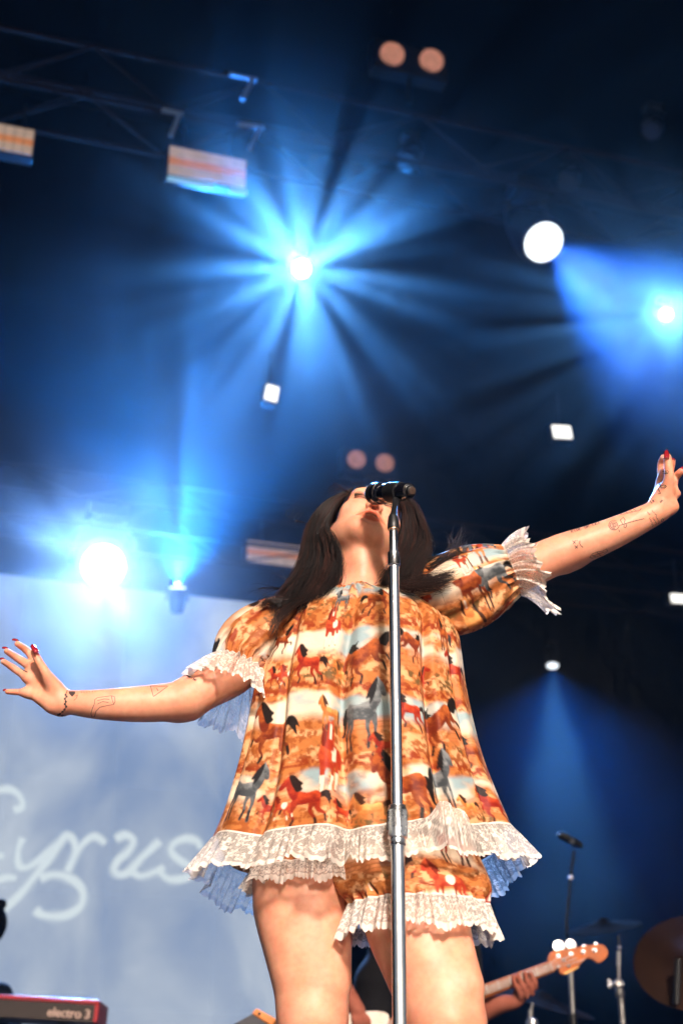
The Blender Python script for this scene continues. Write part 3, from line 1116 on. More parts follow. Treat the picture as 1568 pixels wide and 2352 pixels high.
bp.inputs['Distance'].default_value = 0.001
L.new(n2.outputs['Fac'], bp.inputs['Height'])
L.new(bp.outputs[0], b.inputs['Normal'])

hc = np.array(HEAD_C)
hl = np.array(U(75, 1550, 2.94))
hh = np.array(U(1525, 1110, 2.97))
body, BV = solid_object(SB, 'body', 0.0045, M_SKIN, singer,
                        fine=[(hc - 0.14, hc + 0.14), (hl - np.array([0.09, 0.08, 0.1]), hl + np.array([0.085, 0.06, 0.1])), (hh - np.array([0.05, 0.06, 0.1]), hh + np.array([0.06, 0.07, 0.1]))])
# paint
SKIN = np.array([0.82, 0.395, 0.255])
colr = np.tile(SKIN, (len(BV), 1))


def wmask(d, r0, r1):
    return np.clip((r1 - d) / (r1 - r0), 0, 1)[:, None]


def seg_d(P, chain):
    dm = np.full(len(P), 9.0)
    for a, b_ in zip(chain[:-1], chain[1:]):
        a, b_ = np.array(a), np.array(b_)
        ab = b_ - a
        h = np.clip(((P - a) @ ab) / (ab @ ab), 0, 1)
        dm = np.minimum(dm, np.linalg.norm(P - a - h[:, None] * ab, axis=1))
    return dm


lip = np.minimum(seg_d(BV, [HD(*p) for p in UP]), seg_d(BV, [HD(*p) for p in LO]))
w = wmask(lip, 0.0065, 0.0085)
colr = colr * (1 - w) + np.array([0.62, 0.17, 0.085]) * w
inner = np.linalg.norm((BV - HD(0, -0.088, -0.0748)) @ HM / np.array([0.019, 0.014, 0.0040]), axis=1)
w = wmask(inner, 0.85, 1.15)
colr = colr * (1 - w) + np.array([0.10, 0.015, 0.012]) * w
for s in (-1, 1):
    dch = np.linalg.norm(BV - HD(s * 0.046, -0.062, -0.036), axis=1)
    w = wmask(dch, 0.004, 0.036) * 0.45
    colr = colr * (1 - w) + np.array([0.75, 0.27, 0.17]) * w
    dn = np.linalg.norm(BV - HD(s * 0.0065, -0.1, -0.051), axis=1)
    w = wmask(dn, 0.004, 0.0075)
    colr = colr * (1 - w) + np.array([0.16, 0.035, 0.02]) * w
    ll_ = seg_d(BV, [HD(s * 0.031 + 0.0155 * math.cos(t), -0.0735 - 0.013 * abs(math.sin(t)) , -0.0015 - 0.003 * abs(math.sin(t))) for t in np.linspace(math.pi, 2 * math.pi, 7)])
    w = wmask(ll_, 0.0018, 0.0040) * 0.9
    colr = colr * (1 - w) + np.array([0.09, 0.03, 0.02]) * w
# scalp under the hair
hq = (BV - hc) @ HM
sc = (hq[:, 1] > -0.035 + 0.25 * np.maximum(0, 0.075 - hq[:, 2])) & (hq[:, 2] > -0.01) | ((hq[:, 2] > 0.074) & (np.linalg.norm(hq, axis=1) < 0.16))
sc &= np.linalg.norm(hq, axis=1) < 0.16
colr[sc] = np.array([0.02, 0.008, 0.006])
# warmer skin on knees, elbows, knuckles, finger tips
for q, r_, w_ in [(LL[-1][0], 0.10, 0.45), (LR[-1][0], 0.10, 0.4), (AL[4][0], 0.06, 0.35), (AR[4][0], 0.06, 0.3)] + [(PX(*p, y, 1)[0], 0.020, 0.5) for d_ in (fingL, fingR) for (ps, ys, ws_) in d_.values() for p, y in list(zip(ps, ys))[1:]]:
    w = wmask(np.linalg.norm(BV - q, axis=1), r_ * 0.2, r_) * w_
    colr = colr * (1 - w) + np.array([0.72, 0.30, 0.19]) * w
# small moles on neck and chest
ca = body.data.color_attributes.new('paint', 'FLOAT_COLOR', 'POINT')
ca.data.foreach_set('color', np.hstack([colr, np.ones((len(colr), 1))]).astype(np.float32).ravel())
bvh = BVHTree.FromPolygons([tuple(v) for v in BV.tolist()], [tuple(p.vertices) for p in body.data.polygons])


def on_skin(px, py):
    d = ray(px, py).normalized()
    h, n, i, t = bvh.ray_cast(CAM, d)
    return (h, n) if h is not None else (None, None)


# nails
M_NAIL = mat_pbr('red_nail_varnish', (0.30, 0.012, 0.02), 0.12, 0, 0.6, 0.1, 40, coat=1.0)


def nail(p0, p1, w, face, name='nail'):
    """curved nail plate from p0 (cuticle) to p1 (tip), bulging towards face"""
    p0, p1, face = Vector(p0), Vector(p1), Vector(face)
    t = (p1 - p0)
    ln = t.length
    t.normalize()
    sd = t.cross(face).normalized()
    up = sd.cross(t).normalized()
    V, F = [], []
    nu, nv = 8, 9
    for j in range(nv):
        f = j / (nv - 1)
        ww = w * (1.0 - 0.25 * max(0, f - 0.55) / 0.45 - 0.45 * max(0, f - 0.88) / 0.12)
        for i in range(nu):
            a = (i / (nu - 1) - 0.5) * 2
            V.append(p0 + t * ln * f + sd * a * ww / 2 + up * (w * 0.28 * (1 - a * a) - 0.004 * (f - 0.4) ** 2))
    for j in range(nv - 1):
        for i in range(nu - 1):
            F.append((j * nu + i, j * nu + i + 1, (j + 1) * nu + i + 1, (j + 1) * nu + i))
    o = MB().add(V, F).build(name, M_NAIL, singer, True)
    m = o.modifiers.new('thick', 'SOLIDIFY')
    m.thickness = 0.0012
    m.offset = 0
    return o


Yc = Vector((0, -1, 0))
pm = 0.00095
nail(U(*H8(715, 470), 2.880), U(*H8(618, 315), 2.884), 0.0125, Yc + Vector((0.5, 0, 0.2)))
nail(U(*H8(350, 245), 2.948), U(*H8(245, 215), 2.948), 0.0115, Vector((-0.2, -0.5, 1)))
nail(U(*H8(145, 392), 2.942), U(*H8(52, 375), 2.942), 0.0115, Vector((-0.2, -0.5, 1)))
nail(U(*H8(80, 590), 2.932), U(*H8(-5, 590), 2.932), 0.0105, Vector((-0.2, -0.5, 1)))
nail(U(*H8(120, 1180), 2.932), U(*H8(65, 1195), 2.932), 0.009, Vector((-0.1, -0.6, 1)))
nail(U(*H7(985, 425), 2.912), U(*H7(985, 205), 2.918), 0.0118, Yc)
nail(U(*H7(1165, 460), 2.975), U(*H7(1175, 415), 2.978), 0.007, Vector((0.3, -1, 0)))
nail(U(*H7(1380, 700), 2.965), U(*H7(1410, 640), 2.968), 0.0085, Vector((0.3, -1, 0)))
# ------------------------------------------------------------------ printed cloth: a painted desert with horses
PN_W, PN_H, PN_S = 1.9, 0.72, 620.0          # cloth size in metres, samples per metre


def vnoise(x, y, seed):
    xi, yi = np.floor(x).astype(int), np.floor(y).astype(int)
    xf, yf = x - xi, y - yi
    def hsh(a, b):
        n = (a * 374761393 + b * 668265263 + seed * 982451653) & 0x7fffffff
        n = ((n ^ (n >> 13)) * 1274126177) & 0x7fffffff
        return ((n ^ (n >> 16)) & 0xffff) / 65535.0
    u, v = xf * xf * (3 - 2 * xf), yf * yf * (3 - 2 * yf)
    return (hsh(xi, yi) * (1 - u) + hsh(xi + 1, yi) * u) * (1 - v) + (hsh(xi, yi + 1) * (1 - u) + hsh(xi + 1, yi + 1) * u) * v


def fbm(x, y, seed, o=4):
    s, a, t = 0, 0.5, 0
    for i in range(o):
        s = s + a * vnoise(x * 2 ** i, y * 2 ** i, seed + i)
        t += a
        a *= 0.55
    return s / t


def mixc(c, col, w):
    return c * (1 - w[..., None]) + np.array(col) * w[..., None]


def sst(x, a, b):
    t = np.clip((x - a) / (b - a), 0, 1)
    return t * t * (3 - 2 * t)


nx, ny = int(PN_W * PN_S), int(PN_H * PN_S)
gx, gy = np.meshgrid(np.arange(nx) / PN_S, np.arange(ny) / PN_S)      # metres; gy runs down the dress
f1 = fbm(gx * 9, gy * 14, 11)
f2 = fbm(gx * 26, gy * 60, 5)
f3 = fbm(gx * 90, gy * 130, 31)
wv = gy + 0.055 * (fbm(gx * 5.0, gy * 3.0, 3) - 0.5) + 0.02 * (f1 - 0.5)
bandT = 0.148
ph = (wv / bandT) % 1.0
PR = np.empty((ny, nx, 3))
PR[:] = (0.50, 0.165, 0.045)
PR = mixc(PR, (0.74, 0.37, 0.17), sst(f2, 0.44, 0.60))
PR = mixc(PR, (0.30, 0.075, 0.015), sst(f3, 0.50, 0.62) * 0.9)
# pale sky over each ridge, fading into cream dust
sky = sst(ph, 0.02, 0.10) * (1 - sst(ph, 0.30, 0.50)) * sst(f1, 0.24, 0.40)
skc = np.empty_like(PR)
skc[:] = (0.30, 0.40, 0.42)
skc = mixc(skc, (0.80, 0.65, 0.48), sst(fbm(gx * 7, gy * 11, 77), 0.36, 0.56))
PR = PR * (1 - sky[..., None]) + skc * sky[..., None]
# red-brown fringe where the grass meets the sky below, green-brown scrub
fr = sst(ph, 0.80, 0.93) * (1 - sst(ph, 0.97, 1.0))
PR = mixc(PR, (0.26, 0.035, 0.008), fr * sst(f3, 0.34, 0.58) * 0.95)
scb = sst(fbm(gx * 15, gy * 22, 55), 0.55, 0.68) * sst(ph, 0.45, 0.6) * (1 - sst(ph, 0.8, 0.9))
PR = mixc(PR, (0.12, 0.075, 0.025), scb * sst(f3, 0.40, 0.58) * 0.9)
clf = sst(fbm(gx * 6, gy * 10, 91), 0.55, 0.66) * sst(ph, 0.3, 0.42) * (1 - sst(ph, 0.55, 0.66))
PR = mixc(PR, (0.62, 0.20, 0.07), clf * 0.7)
stria = sst(np.abs(((gy * 95 + 3 * fbm(gx * 12, gy * 8, 8)) % 1) - 0.5), 0.32, 0.5)
PR = mixc(PR, (0.28, 0.09, 0.02), clf * stria * 0.7)


def poly_mask(pts, soft=0.0012):
    """coverage of a closed outline (metres) on the cloth; returns slice and mask"""
    P = np.array(pts, float)
    x0, y0 = P.min(0) - 0.004
    x1, y1 = P.max(0) + 0.004
    i0, i1 = max(0, int(x0 * PN_S)), min(nx, int(x1 * PN_S) + 2)
    j0, j1 = max(0, int(y0 * PN_S)), min(ny, int(y1 * PN_S) + 2)
    if i1 <= i0 or j1 <= j0:
        return None, None
    X, Y = gx[j0:j1, i0:i1], gy[j0:j1, i0:i1]
    m = np.zeros(X.shape)
    for ox in (-0.25, 0.25):
        for oy in (-0.25, 0.25):
            xx, yy = X + ox / PN_S, Y + oy / PN_S
            ins = np.zeros(X.shape, bool)
            for (ax, ay), (bx, by) in zip(P, np.roll(P, -1, 0)):
                c = ((ay > yy) != (by > yy)) & (xx < (bx - ax) * (yy - ay) / (by - ay + 1e-12) + ax)
                ins ^= c
            m += ins * 0.25
    return (slice(j0, j1), slice(i0, i1)), m


def smooth_poly(pts, n=5):
    P = np.array(pts, float)
    N_ = len(P)
    out = []
    for i in range(N_):
        p0, p1, p2, p3 = P[i - 1], P[i], P[(i + 1) % N_], P[(i + 2) % N_]
        for t in np.linspace(0, 1, n, endpoint=False):
            out.append(0.5 * (2 * p1 + (p2 - p0) * t + (2 * p0 - 5 * p1 + 4 * p2 - p3) * t * t + (3 * p1 - p0 - 3 * p2 + p3) * t ** 3))
    return np.array(out)


# horse outlines in a unit box (x to the head, y down), several poses
def thick(path, ws):
    P = np.array(path, float)
    L_, R_ = [], []
    for i in range(len(P)):
        t = P[min(i + 1, len(P) - 1)] - P[max(i - 1, 0)]
        t = t / (np.linalg.norm(t) + 1e-9)
        n_ = np.array([-t[1], t[0]])
        L_.append(P[i] + n_ * ws[i] / 2)
        R_.append(P[i] - n_ * ws[i] / 2)
    return np.array(L_ + R_[::-1])


RUN = dict(
    body=[(0.18, 0.40), (0.26, 0.33), (0.42, 0.36), (0.58, 0.33), (0.66, 0.36), (0.68, 0.46), (0.62, 0.55), (0.45, 0.55), (0.30, 0.52), (0.20, 0.52)],
    neck=[(0.58, 0.34), (0.68, 0.20), (0.76, 0.10), (0.82, 0.14), (0.80, 0.26), (0.72, 0.42), (0.62, 0.46)],
    head=[(0.75, 0.09), (0.79, 0.05), (0.83, 0.09), (0.94, 0.22), (0.93, 0.27), (0.87, 0.27), (0.80, 0.21)],
    legs=[([(0.64, 0.50), (0.74, 0.58), (0.82, 0.56), (0.84, 0.66)], (0.09, 0.06, 0.04, 0.035)), ([(0.62, 0.52), (0.66, 0.68), (0.60, 0.78), (0.64, 0.88)], (0.09, 0.055, 0.04, 0.035)),
          ([(0.24, 0.48), (0.20, 0.64), (0.08, 0.72), (0.04, 0.84)], (0.13, 0.08, 0.045, 0.04)), ([(0.30, 0.50), (0.34, 0.66), (0.24, 0.78), (0.20, 0.92)], (0.12, 0.07, 0.045, 0.04))],
    mane=[(0.78, 0.04), (0.70, 0.05), (0.60, 0.14), (0.52, 0.20), (0.56, 0.24), (0.52, 0.30), (0.62, 0.34), (0.70, 0.24), (0.77, 0.12)],
    tail=[(0.20, 0.38), (0.10, 0.32), (0.00, 0.36), (-0.08, 0.50), (-0.02, 0.47), (-0.05, 0.60), (0.04, 0.50), (0.12, 0.44), (0.20, 0.46)])
STAND = dict(
    body=[(0.14, 0.38), (0.22, 0.31), (0.40, 0.35), (0.58, 0.31), (0.68, 0.34), (0.70, 0.46), (0.62, 0.56), (0.42, 0.57), (0.24, 0.54), (0.15, 0.48)],
    neck=[(0.58, 0.32), (0.66, 0.16), (0.72, 0.05), (0.80, 0.08), (0.80, 0.24), (0.74, 0.40), (0.64, 0.46)],
    head=[(0.71, 0.03), (0.74, -0.04), (0.78, 0.02), (0.84, 0.10), (0.87, 0.24), (0.83, 0.28), (0.78, 0.24), (0.75, 0.14)],
    legs=[([(0.64, 0.50), (0.67, 0.68), (0.66, 0.80), (0.67, 0.98)], (0.10, 0.055, 0.045, 0.04)), ([(0.58, 0.52), (0.55, 0.68), (0.57, 0.80), (0.55, 0.97)], (0.09, 0.055, 0.045, 0.04)),
          ([(0.22, 0.46), (0.20, 0.64), (0.14, 0.76), (0.17, 0.98)], (0.15, 0.08, 0.045, 0.04)), ([(0.28, 0.50), (0.30, 0.66), (0.25, 0.77), (0.28, 0.97)], (0.12, 0.07, 0.045, 0.04))],
    mane=[(0.73, -0.02), (0.66, 0.04), (0.58, 0.16), (0.54, 0.28), (0.60, 0.27), (0.60, 0.36), (0.67, 0.26), (0.72, 0.12)],
    tail=[(0.16, 0.35), (0.08, 0.36), (0.04, 0.50), (0.06, 0.66), (0.02, 0.74), (0.10, 0.70), (0.14, 0.54), (0.18, 0.44)])
BUCK = dict(
    body=[(0.20, 0.30), (0.30, 0.26), (0.44, 0.34), (0.58, 0.42), (0.66, 0.50), (0.62, 0.62), (0.50, 0.62), (0.34, 0.52), (0.22, 0.44)],
    neck=[(0.56, 0.42), (0.70, 0.36), (0.82, 0.42), (0.86, 0.50), (0.78, 0.54), (0.70, 0.60), (0.62, 0.60)],
    head=[(0.80, 0.42), (0.84, 0.37), (0.88, 0.44), (0.92, 0.58), (0.90, 0.66), (0.85, 0.64), (0.80, 0.52)],
    legs=[([(0.60, 0.58), (0.66, 0.70), (0.62, 0.80), (0.68, 0.92)], (0.10, 0.06, 0.04, 0.035)), ([(0.56, 0.60), (0.54, 0.74), (0.46, 0.80), (0.48, 0.92)], (0.10, 0.06, 0.04, 0.035)),
          ([(0.24, 0.36), (0.14, 0.48), (0.06, 0.50), (-0.06, 0.60)], (0.14, 0.08, 0.045, 0.035)), ([(0.28, 0.44), (0.22, 0.58), (0.12, 0.62), (0.06, 0.74)], (0.13, 0.08, 0.045, 0.035))],
    mane=[(0.84, 0.36), (0.74, 0.28), (0.64, 0.30), (0.56, 0.26), (0.60, 0.34), (0.54, 0.38), (0.64, 0.42), (0.76, 0.42)],
    tail=[(0.22, 0.28), (0.12, 0.16), (0.00, 0.14), (-0.12, 0.22), (-0.04, 0.24), (-0.14, 0.36), (0.00, 0.30), (0.08, 0.38), (0.20, 0.34)])
FRONT = dict(
    body=[(0.36, 0.34), (0.44, 0.30), (0.56, 0.30), (0.64, 0.36), (0.66, 0.50), (0.60, 0.62), (0.42, 0.62), (0.34, 0.50)],
    neck=[(0.42, 0.36), (0.42, 0.16), (0.46, 0.06), (0.54, 0.06), (0.58, 0.18), (0.58, 0.38)],
    head=[(0.44, 0.06), (0.43, -0.03), (0.48, 0.02), (0.53, -0.03), (0.56, 0.07), (0.53, 0.26), (0.47, 0.26)],
    legs=[([(0.42, 0.55), (0.41, 0.74), (0.42, 0.97)], (0.10, 0.06, 0.045)), ([(0.56, 0.56), (0.58, 0.72), (0.54, 0.92)], (0.10, 0.06, 0.045)), ([(0.64, 0.44), (0.68, 0.66), (0.67, 0.90)], (0.10, 0.05, 0.04))],
    mane=[(0.44, 0.0), (0.39, 0.10), (0.36, 0.26), (0.41, 0.36), (0.45, 0.20), (0.46, 0.06)],
    tail=[(0.66, 0.34), (0.74, 0.40), (0.76, 0.58), (0.70, 0.56), (0.66, 0.44)])
POSES = {'run': RUN, 'stand': STAND, 'buck': BUCK, 'front': FRONT}
COATS = {
    'bay': ((0.16, 0.022, 0.008), (0.50, 0.12, 0.025), (0.012, 0.008, 0.007)),
    'red': ((0.24, 0.014, 0.008), (0.58, 0.07, 0.02), (0.02, 0.009, 0.008)),
    'gold': ((0.50, 0.14, 0.03), (0.86, 0.42, 0.13), (0.06, 0.02, 0.01)),
    'roan': ((0.06, 0.068, 0.075), (0.27, 0.28, 0.28), (0.015, 0.014, 0.016)),
    'paint': ((0.34, 0.03, 0.012), (0.60, 0.10, 0.03), (0.80, 0.68, 0.52)),
}


def horse(cx, cy, size, pose, coat, flip):
    """paint one horse centred on the cloth at cx, cy (metres)"""
    D = POSES[pose]
    dk, lt, mn = [np.array(c) for c in COATS[coat]]

    def T(pts):
        P = np.array(pts, float) - (0.45, 0.48)
        if flip:
            P[:, 0] *= -1
        return P * size + (cx, cy)

    def put(pts, col, grain=0.5, sm=True, light=None):
        P = T(smooth_poly(pts) if sm else pts)
        sl, m = poly_mask(P)
        if sl is None:
            return
        c = np.empty(m.shape + (3,))
        c[:] = col
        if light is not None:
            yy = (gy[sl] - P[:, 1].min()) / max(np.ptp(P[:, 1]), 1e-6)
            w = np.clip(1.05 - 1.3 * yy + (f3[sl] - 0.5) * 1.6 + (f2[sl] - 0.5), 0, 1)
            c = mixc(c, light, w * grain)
        PR[sl] = PR[sl] * (1 - m[..., None]) + c * m[..., None]

    for k, (path, ws) in enumerate(D['legs']):
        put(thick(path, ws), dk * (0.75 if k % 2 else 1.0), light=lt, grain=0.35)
        q = np.array(path)[-2:]
        if coat != 'paint':
            put(thick(q, ws[-2:]), mn * 1.5, sm=False)
        else:
            put(thick(q, ws[-2:]), mn, sm=False)
    put(D['tail'], mn if coat != 'paint' else dk)
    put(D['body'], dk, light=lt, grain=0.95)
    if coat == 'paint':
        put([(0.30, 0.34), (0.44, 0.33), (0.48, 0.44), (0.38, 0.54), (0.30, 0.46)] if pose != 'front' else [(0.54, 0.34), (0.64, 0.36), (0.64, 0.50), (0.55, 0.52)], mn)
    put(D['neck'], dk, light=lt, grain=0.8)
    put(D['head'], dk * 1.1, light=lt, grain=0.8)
    if pose == 'front':
        put([(0.485, 0.04), (0.515, 0.04), (0.52, 0.24), (0.48, 0.24)], (0.85, 0.74, 0.6), sm=False)
    put(D['mane'], mn if coat != 'paint' else dk * 0.5)


# ------------------------------------------------------------------ dress body
M_CLOTH = bpy.data.materials.new('printed_cloth')
nt, N, L = nodes_of(M_CLOTH)
b = N['Principled BSDF']
va = N.new('ShaderNodeVertexColor')
va.layer_name = 'print'
L.new(va.outputs['Color'], b.inputs['Base Color'])
b.inputs['Roughness'].default_value = 0.55
b.inputs['Specular IOR Level'].default_value = 0.2
b.inputs['Sheen Weight'].default_value = 0.0
tc = N.new('ShaderNodeTexCoord')
nz = N.new('ShaderNodeTexNoise')
nz.inputs['Scale'].default_value = 45
nz.inputs['Detail'].default_value = 6
L.new(tc.outputs['Object'], nz.inputs['Vector'])
bp = N.new('ShaderNodeBump')
bp.inputs['Strength'].default_value = 0.5
bp.inputs['Distance'].default_value = 0.004
L.new(nz.outputs['Fac'], bp.inputs['Height'])
L.new(bp.outputs[0], b.inputs['Normal'])

CY = 3.03
# rows down the dress: photo height, left edge, right edge, half depth (m), centre depth offset
ROWS = [
    (1372, 742, 905, 0.088, 0.045),
    (1384, 716, 940, 0.105, 0.045),
    (1402, 672, 1000, 0.122, 0.04),
    (1440, 632, 1044, 0.145, 0.03),
    (1500, 610, 1056, 0.160, 0.015),
    (1580, 584, 1066, 0.175, 0.005),
    (1660, 567, 1082, 0.195, 0.0),
    (1740, 549, 1102, 0.215, 0.0),
    (1820, 525, 1131, 0.238, 0.0),
    (1866, 508, 1150, 0.252, 0.0),
    (1908, 489, 1168, 0.265, 0.0),
]
NTH, NVV = 760, 300
rows = np.array(ROWS)
tt = np.linspace(0, len(ROWS) - 1, NVV)


def interp_rows(col, t):
    P = np.concatenate([[2 * rows[0, col] - rows[1, col]], rows[:, col], [2 * rows[-1, col] - rows[-2, col]]])
    i = np.minimum(t.astype(int), len(rows) - 2)
    f = t - i
    p0, p1, p2, p3 = P[i], P[i + 1], P[i + 2], P[i + 3]
    return 0.5 * (2 * p1 + (p2 - p0) * f + (2 * p0 - 5 * p1 + 4 * p2 - p3) * f * f + (3 * p1 - p0 - 3 * p2 + p3) * f ** 3)


rp, rl, rr, rd, ro = [interp_rows(c, tt) for c in range(5)]
# angle: 0 = image right side, pi/2 = front; denser in front
th = np.linspace(0, 2 * np.pi, NTH, endpoint=False)
th = th - 0.35 * np.sin(th) * 0 - 0.0
S_front = np.sin(th)                     # + front


def dress_surface(v):
    """arrays for row indices -> world points (len(v), NTH, 3)"""
    out = np.empty((len(v), NTH, 3))
    for k, i in enumerate(v):
        yc = CY + ro[i]
        A, B = U(rl[i], rp[i] + 8 * (1 - i / NVV) * 0, yc), U(rr[i], rp[i], yc)
        cx, hw = (A.x + B.x) / 2, (B.x - A.x) / 2
        f = i / (NVV - 1)
        # tilt: image-left hem hangs a little lower
        z = (A.z + B.z) / 2
        tilt = (0.012 * f ** 2) * np.cos(th)
        front_drop = -0.048 * f ** 2 * np.maximum(S_front, 0) - 0.085 * f ** 3 * np.maximum(-S_front - 0.1, 0)
        # gathers below the neckline, long folds towards the hem
        u = th
        ga = 0.0085 * math.exp(-((f - 0.07) / 0.12) ** 2) * (np.sin(u * 62 + 2 * np.sin(u * 5)) + 0.6 * np.sin(u * 37 + 1.0))
        fo = f ** 0.8 * (0.009 * np.sin(u * 5 + 0.6 + 0.8 * np.sin(u * 2)) + 0.006 * np.sin(u * 11 + 2.5 * np.sin(u * 3) + f * 2.5) + 0.0025 * np.sin(u * 23 + 3 * np.sin(u * 4) + f * 3))
        for (pc, wd, dp) in ((1.66, 0.06, 0.030), (0.98, 0.055, 0.034), (1.28, 0.04, 0.012), (2.30, 0.05, 0.022), (2.78, 0.06, 0.02), (0.55, 0.05, 0.018)):
            q = (u - pc - 0.05 * math.sin(f * 5 + pc * 3)) / wd
            fo = fo - (0.25 + 0.75 * f ** 0.6) * 1.35 * dp * np.exp(-q * q) * math.exp(-((f - 0.55) / 0.6) ** 2)
        rad = 1.0 + (ga + fo) / 0.2
        sq = np.abs(np.cos(th)) ** 0.92 * np.sign(np.cos(th))
        out[k, :, 0] = cx + hw * sq * (1 + (rad - 1) * 0.35)
        out[k, :, 1] = yc - rd[i] * S_front * rad
        out[k, :, 2] = z + tilt + front_drop + 0.004 * np.sin(u * 9 + 3 * f)
    return out


DS = dress_surface(range(NVV))
# fold-driven sag wrinkles
DV = DS.reshape(-1, 3)
ii, jj = np.meshgrid(np.arange(NVV - 1), np.arange(NTH), indexing='ij')
jn = (jj + 1) % NTH
DF = np.stack([ii * NTH + jj, (ii + 1) * NTH + jj, (ii + 1) * NTH + jn, ii * NTH + jn], -1).reshape(-1, 4)[:, ::-1]
# cloth coordinates: arc length round the hem, length down the front
ref = DS[int(NVV * 0.7)]
seg = np.linalg.norm(np.roll(ref, -1, 0) - ref, axis=1)
arc = np.concatenate([[0], np.cumsum(seg)[:-1]])
arc = PN_W - arc * (1.62 / seg.sum())                                       # runs image-left to right in front
dlen = np.concatenate([[0], np.cumsum(np.linalg.norm(np.diff(DS[:, NTH // 4], axis=0), axis=1))])
dlen = dlen / dlen[-1] * 0.56
cu = np.broadcast_to(arc[None, :], (NVV, NTH))
cv = np.broadcast_to(dlen[:, None], (NVV, NTH))
fx, fy, _ = proj(DV)
frontm = (np.broadcast_to(S_front[None, :], (NVV, NTH)).ravel() > -0.05)


def cloth_at(px, py):
    """cloth coordinate of the front of the dress seen there, used to place each printed horse"""
    d = (fx - px) ** 2 + (fy - py) ** 2 + (~frontm) * 1e9
    k = int(np.argmin(d))
    return cu.ravel()[k], cv.ravel()[k]


def Z4(x, y):
    return (501.9 + x * 0.4401, 1348.8 + y * 0.4401)


for (x, y, sz, ps, ct, fl) in [
    (470, 400, 0.105, 'run', 'red', True), (760, 350, 0.145, 'buck', 'bay', True), (740, 660, 0.140, 'stand', 'roan', False),
    (300, 760, 0.150, 'run', 'bay', True), (560, 880, 0.150, 'front', 'paint', False), (1150, 690, 0.150, 'buck', 'bay', True),
    (1000, 640, 0.095, 'run', 'red', True), (1240, 440, 0.105, 'run', 'red', True), (450, 1110, 0.115, 'run', 'red', True),
    (960, 1040, 0.150, 'stand', 'bay', True), (1130, 1020, 0.125, 'stand', 'roan', False), (130, 1060, 0.115, 'stand', 'roan', False),
    (580, 200, 0.105, 'front', 'paint', False), (830, 60, 0.105, 'run', 'bay', False), (1010, 290, 0.105, 'buck', 'bay', False),
    (1130, 90, 0.105, 'run', 'bay', False), (790, 1165, 0.085, 'run', 'gold', True), (300, 470, 0.060, 'run', 'red', True), (360, 455, 0.055, 'run', 'paint', True),
    (1440, 1130, 0.105, 'run', 'red', True), (1310, 1150, 0.060, 'run', 'gold', True), (270, 1160, 0.060, 'run', 'red', True), (330, 1150, 0.055, 'run', 'paint', True),
    (630, 460, 0.060, 'run', 'gold', True), (585, 660, 0.075, 'stand', 'gold', True), (410, 150, 0.095, 'buck', 'bay', False), (650, 1180, 0.055, 'run', 'red', True),
    (210, 560, 0.085, 'run', 'bay', False), (650, 60, 0.08, 'stand', 'roan', True), (880, 830, 0.075, 'run', 'red', True), (1330, 860, 0.09, 'run', 'bay', True), (1060, 480, 0.07, 'run', 'red', False), (330, 280, 0.08, 'run', 'bay', False), (1180, 250, 0.08, 'stand', 'bay', True),
]:
    a, c = cloth_at(*Z4(x, y))
    horse(a, c, sz, ps, ct, fl)
for k in range(46):                                                        # the herd goes on round the back, sleeves and shorts
    a = rng.uniform(0, 1.05)
    horse(a, rng.uniform(0.05, 0.68), rng.uniform(0.07, 0.13), rng.choice(['run', 'stand', 'buck', 'front']), rng.choice(list(COATS)), bool(rng.integers(2)))


def sample_print(u, v):
    x = np.clip(np.mod(u, PN_W) * PN_S, 0, nx - 1.001)
    y = np.clip(v * PN_S, 0, ny - 1.001)
    i, j = x.astype(int), y.astype(int)
    fx_, fy_ = (x - i)[..., None], (y - j)[..., None]
    i2, j2 = np.minimum(i + 1, nx - 1), np.minimum(j + 1, ny - 1)
    return (PR[j, i] * (1 - fx_) + PR[j, i2] * fx_) * (1 - fy_) + (PR[j2, i] * (1 - fx_) + PR[j2, i2] * fx_) * fy_


def set_print(o, C, layer='print'):
    C = np.asarray(C).reshape(-1, 3)
    a = o.data.color_attributes.new(layer, 'FLOAT_COLOR', 'POINT')
    a.data.foreach_set('color', np.hstack([C, np.ones((len(C), 1))]).astype(np.float32).ravel())


dress = mesh_np('dress', DV, DF, M_CLOTH, singer)
set_print(dress, sample_print(cu, cv))
dress['label'] = 'loose printed dress with horses running over an orange desert'

# ------------------------------------------------------------------ lace
M_LACE = bpy.data.materials.new('cream_lace')
nt, N, L = nodes_of(M_LACE)
N.remove(N['Principled BSDF'])
out = N['Material Output']
df = N.new('ShaderNodeBsdfDiffuse')
df.inputs['Color'].default_value = (0.93, 0.85, 0.76, 1)
tl_ = N.new('ShaderNodeBsdfTranslucent')
tl_.inputs['Color'].default_value = (0.95, 0.88, 0.82, 1)
m1 = N.new('ShaderNodeMixShader')
m1.inputs[0].default_value = 0.25
L.new(df.outputs[0], m1.inputs[1])
L.new(tl_.outputs[0], m1.inputs[2])
tr = N.new('ShaderNodeBsdfTransparent')
at = N.new('ShaderNodeAttribute')
at.attribute_name = 'thread'
m2 = N.new('ShaderNodeMixShader')
L.new(at.outputs['Fac'], m2.inputs[0])
L.new(tr.outputs[0], m2.inputs[1])
L.new(m1.outputs[0], m2.inputs[2])
L.new(m2.outputs[0], out.inputs['Surface'])


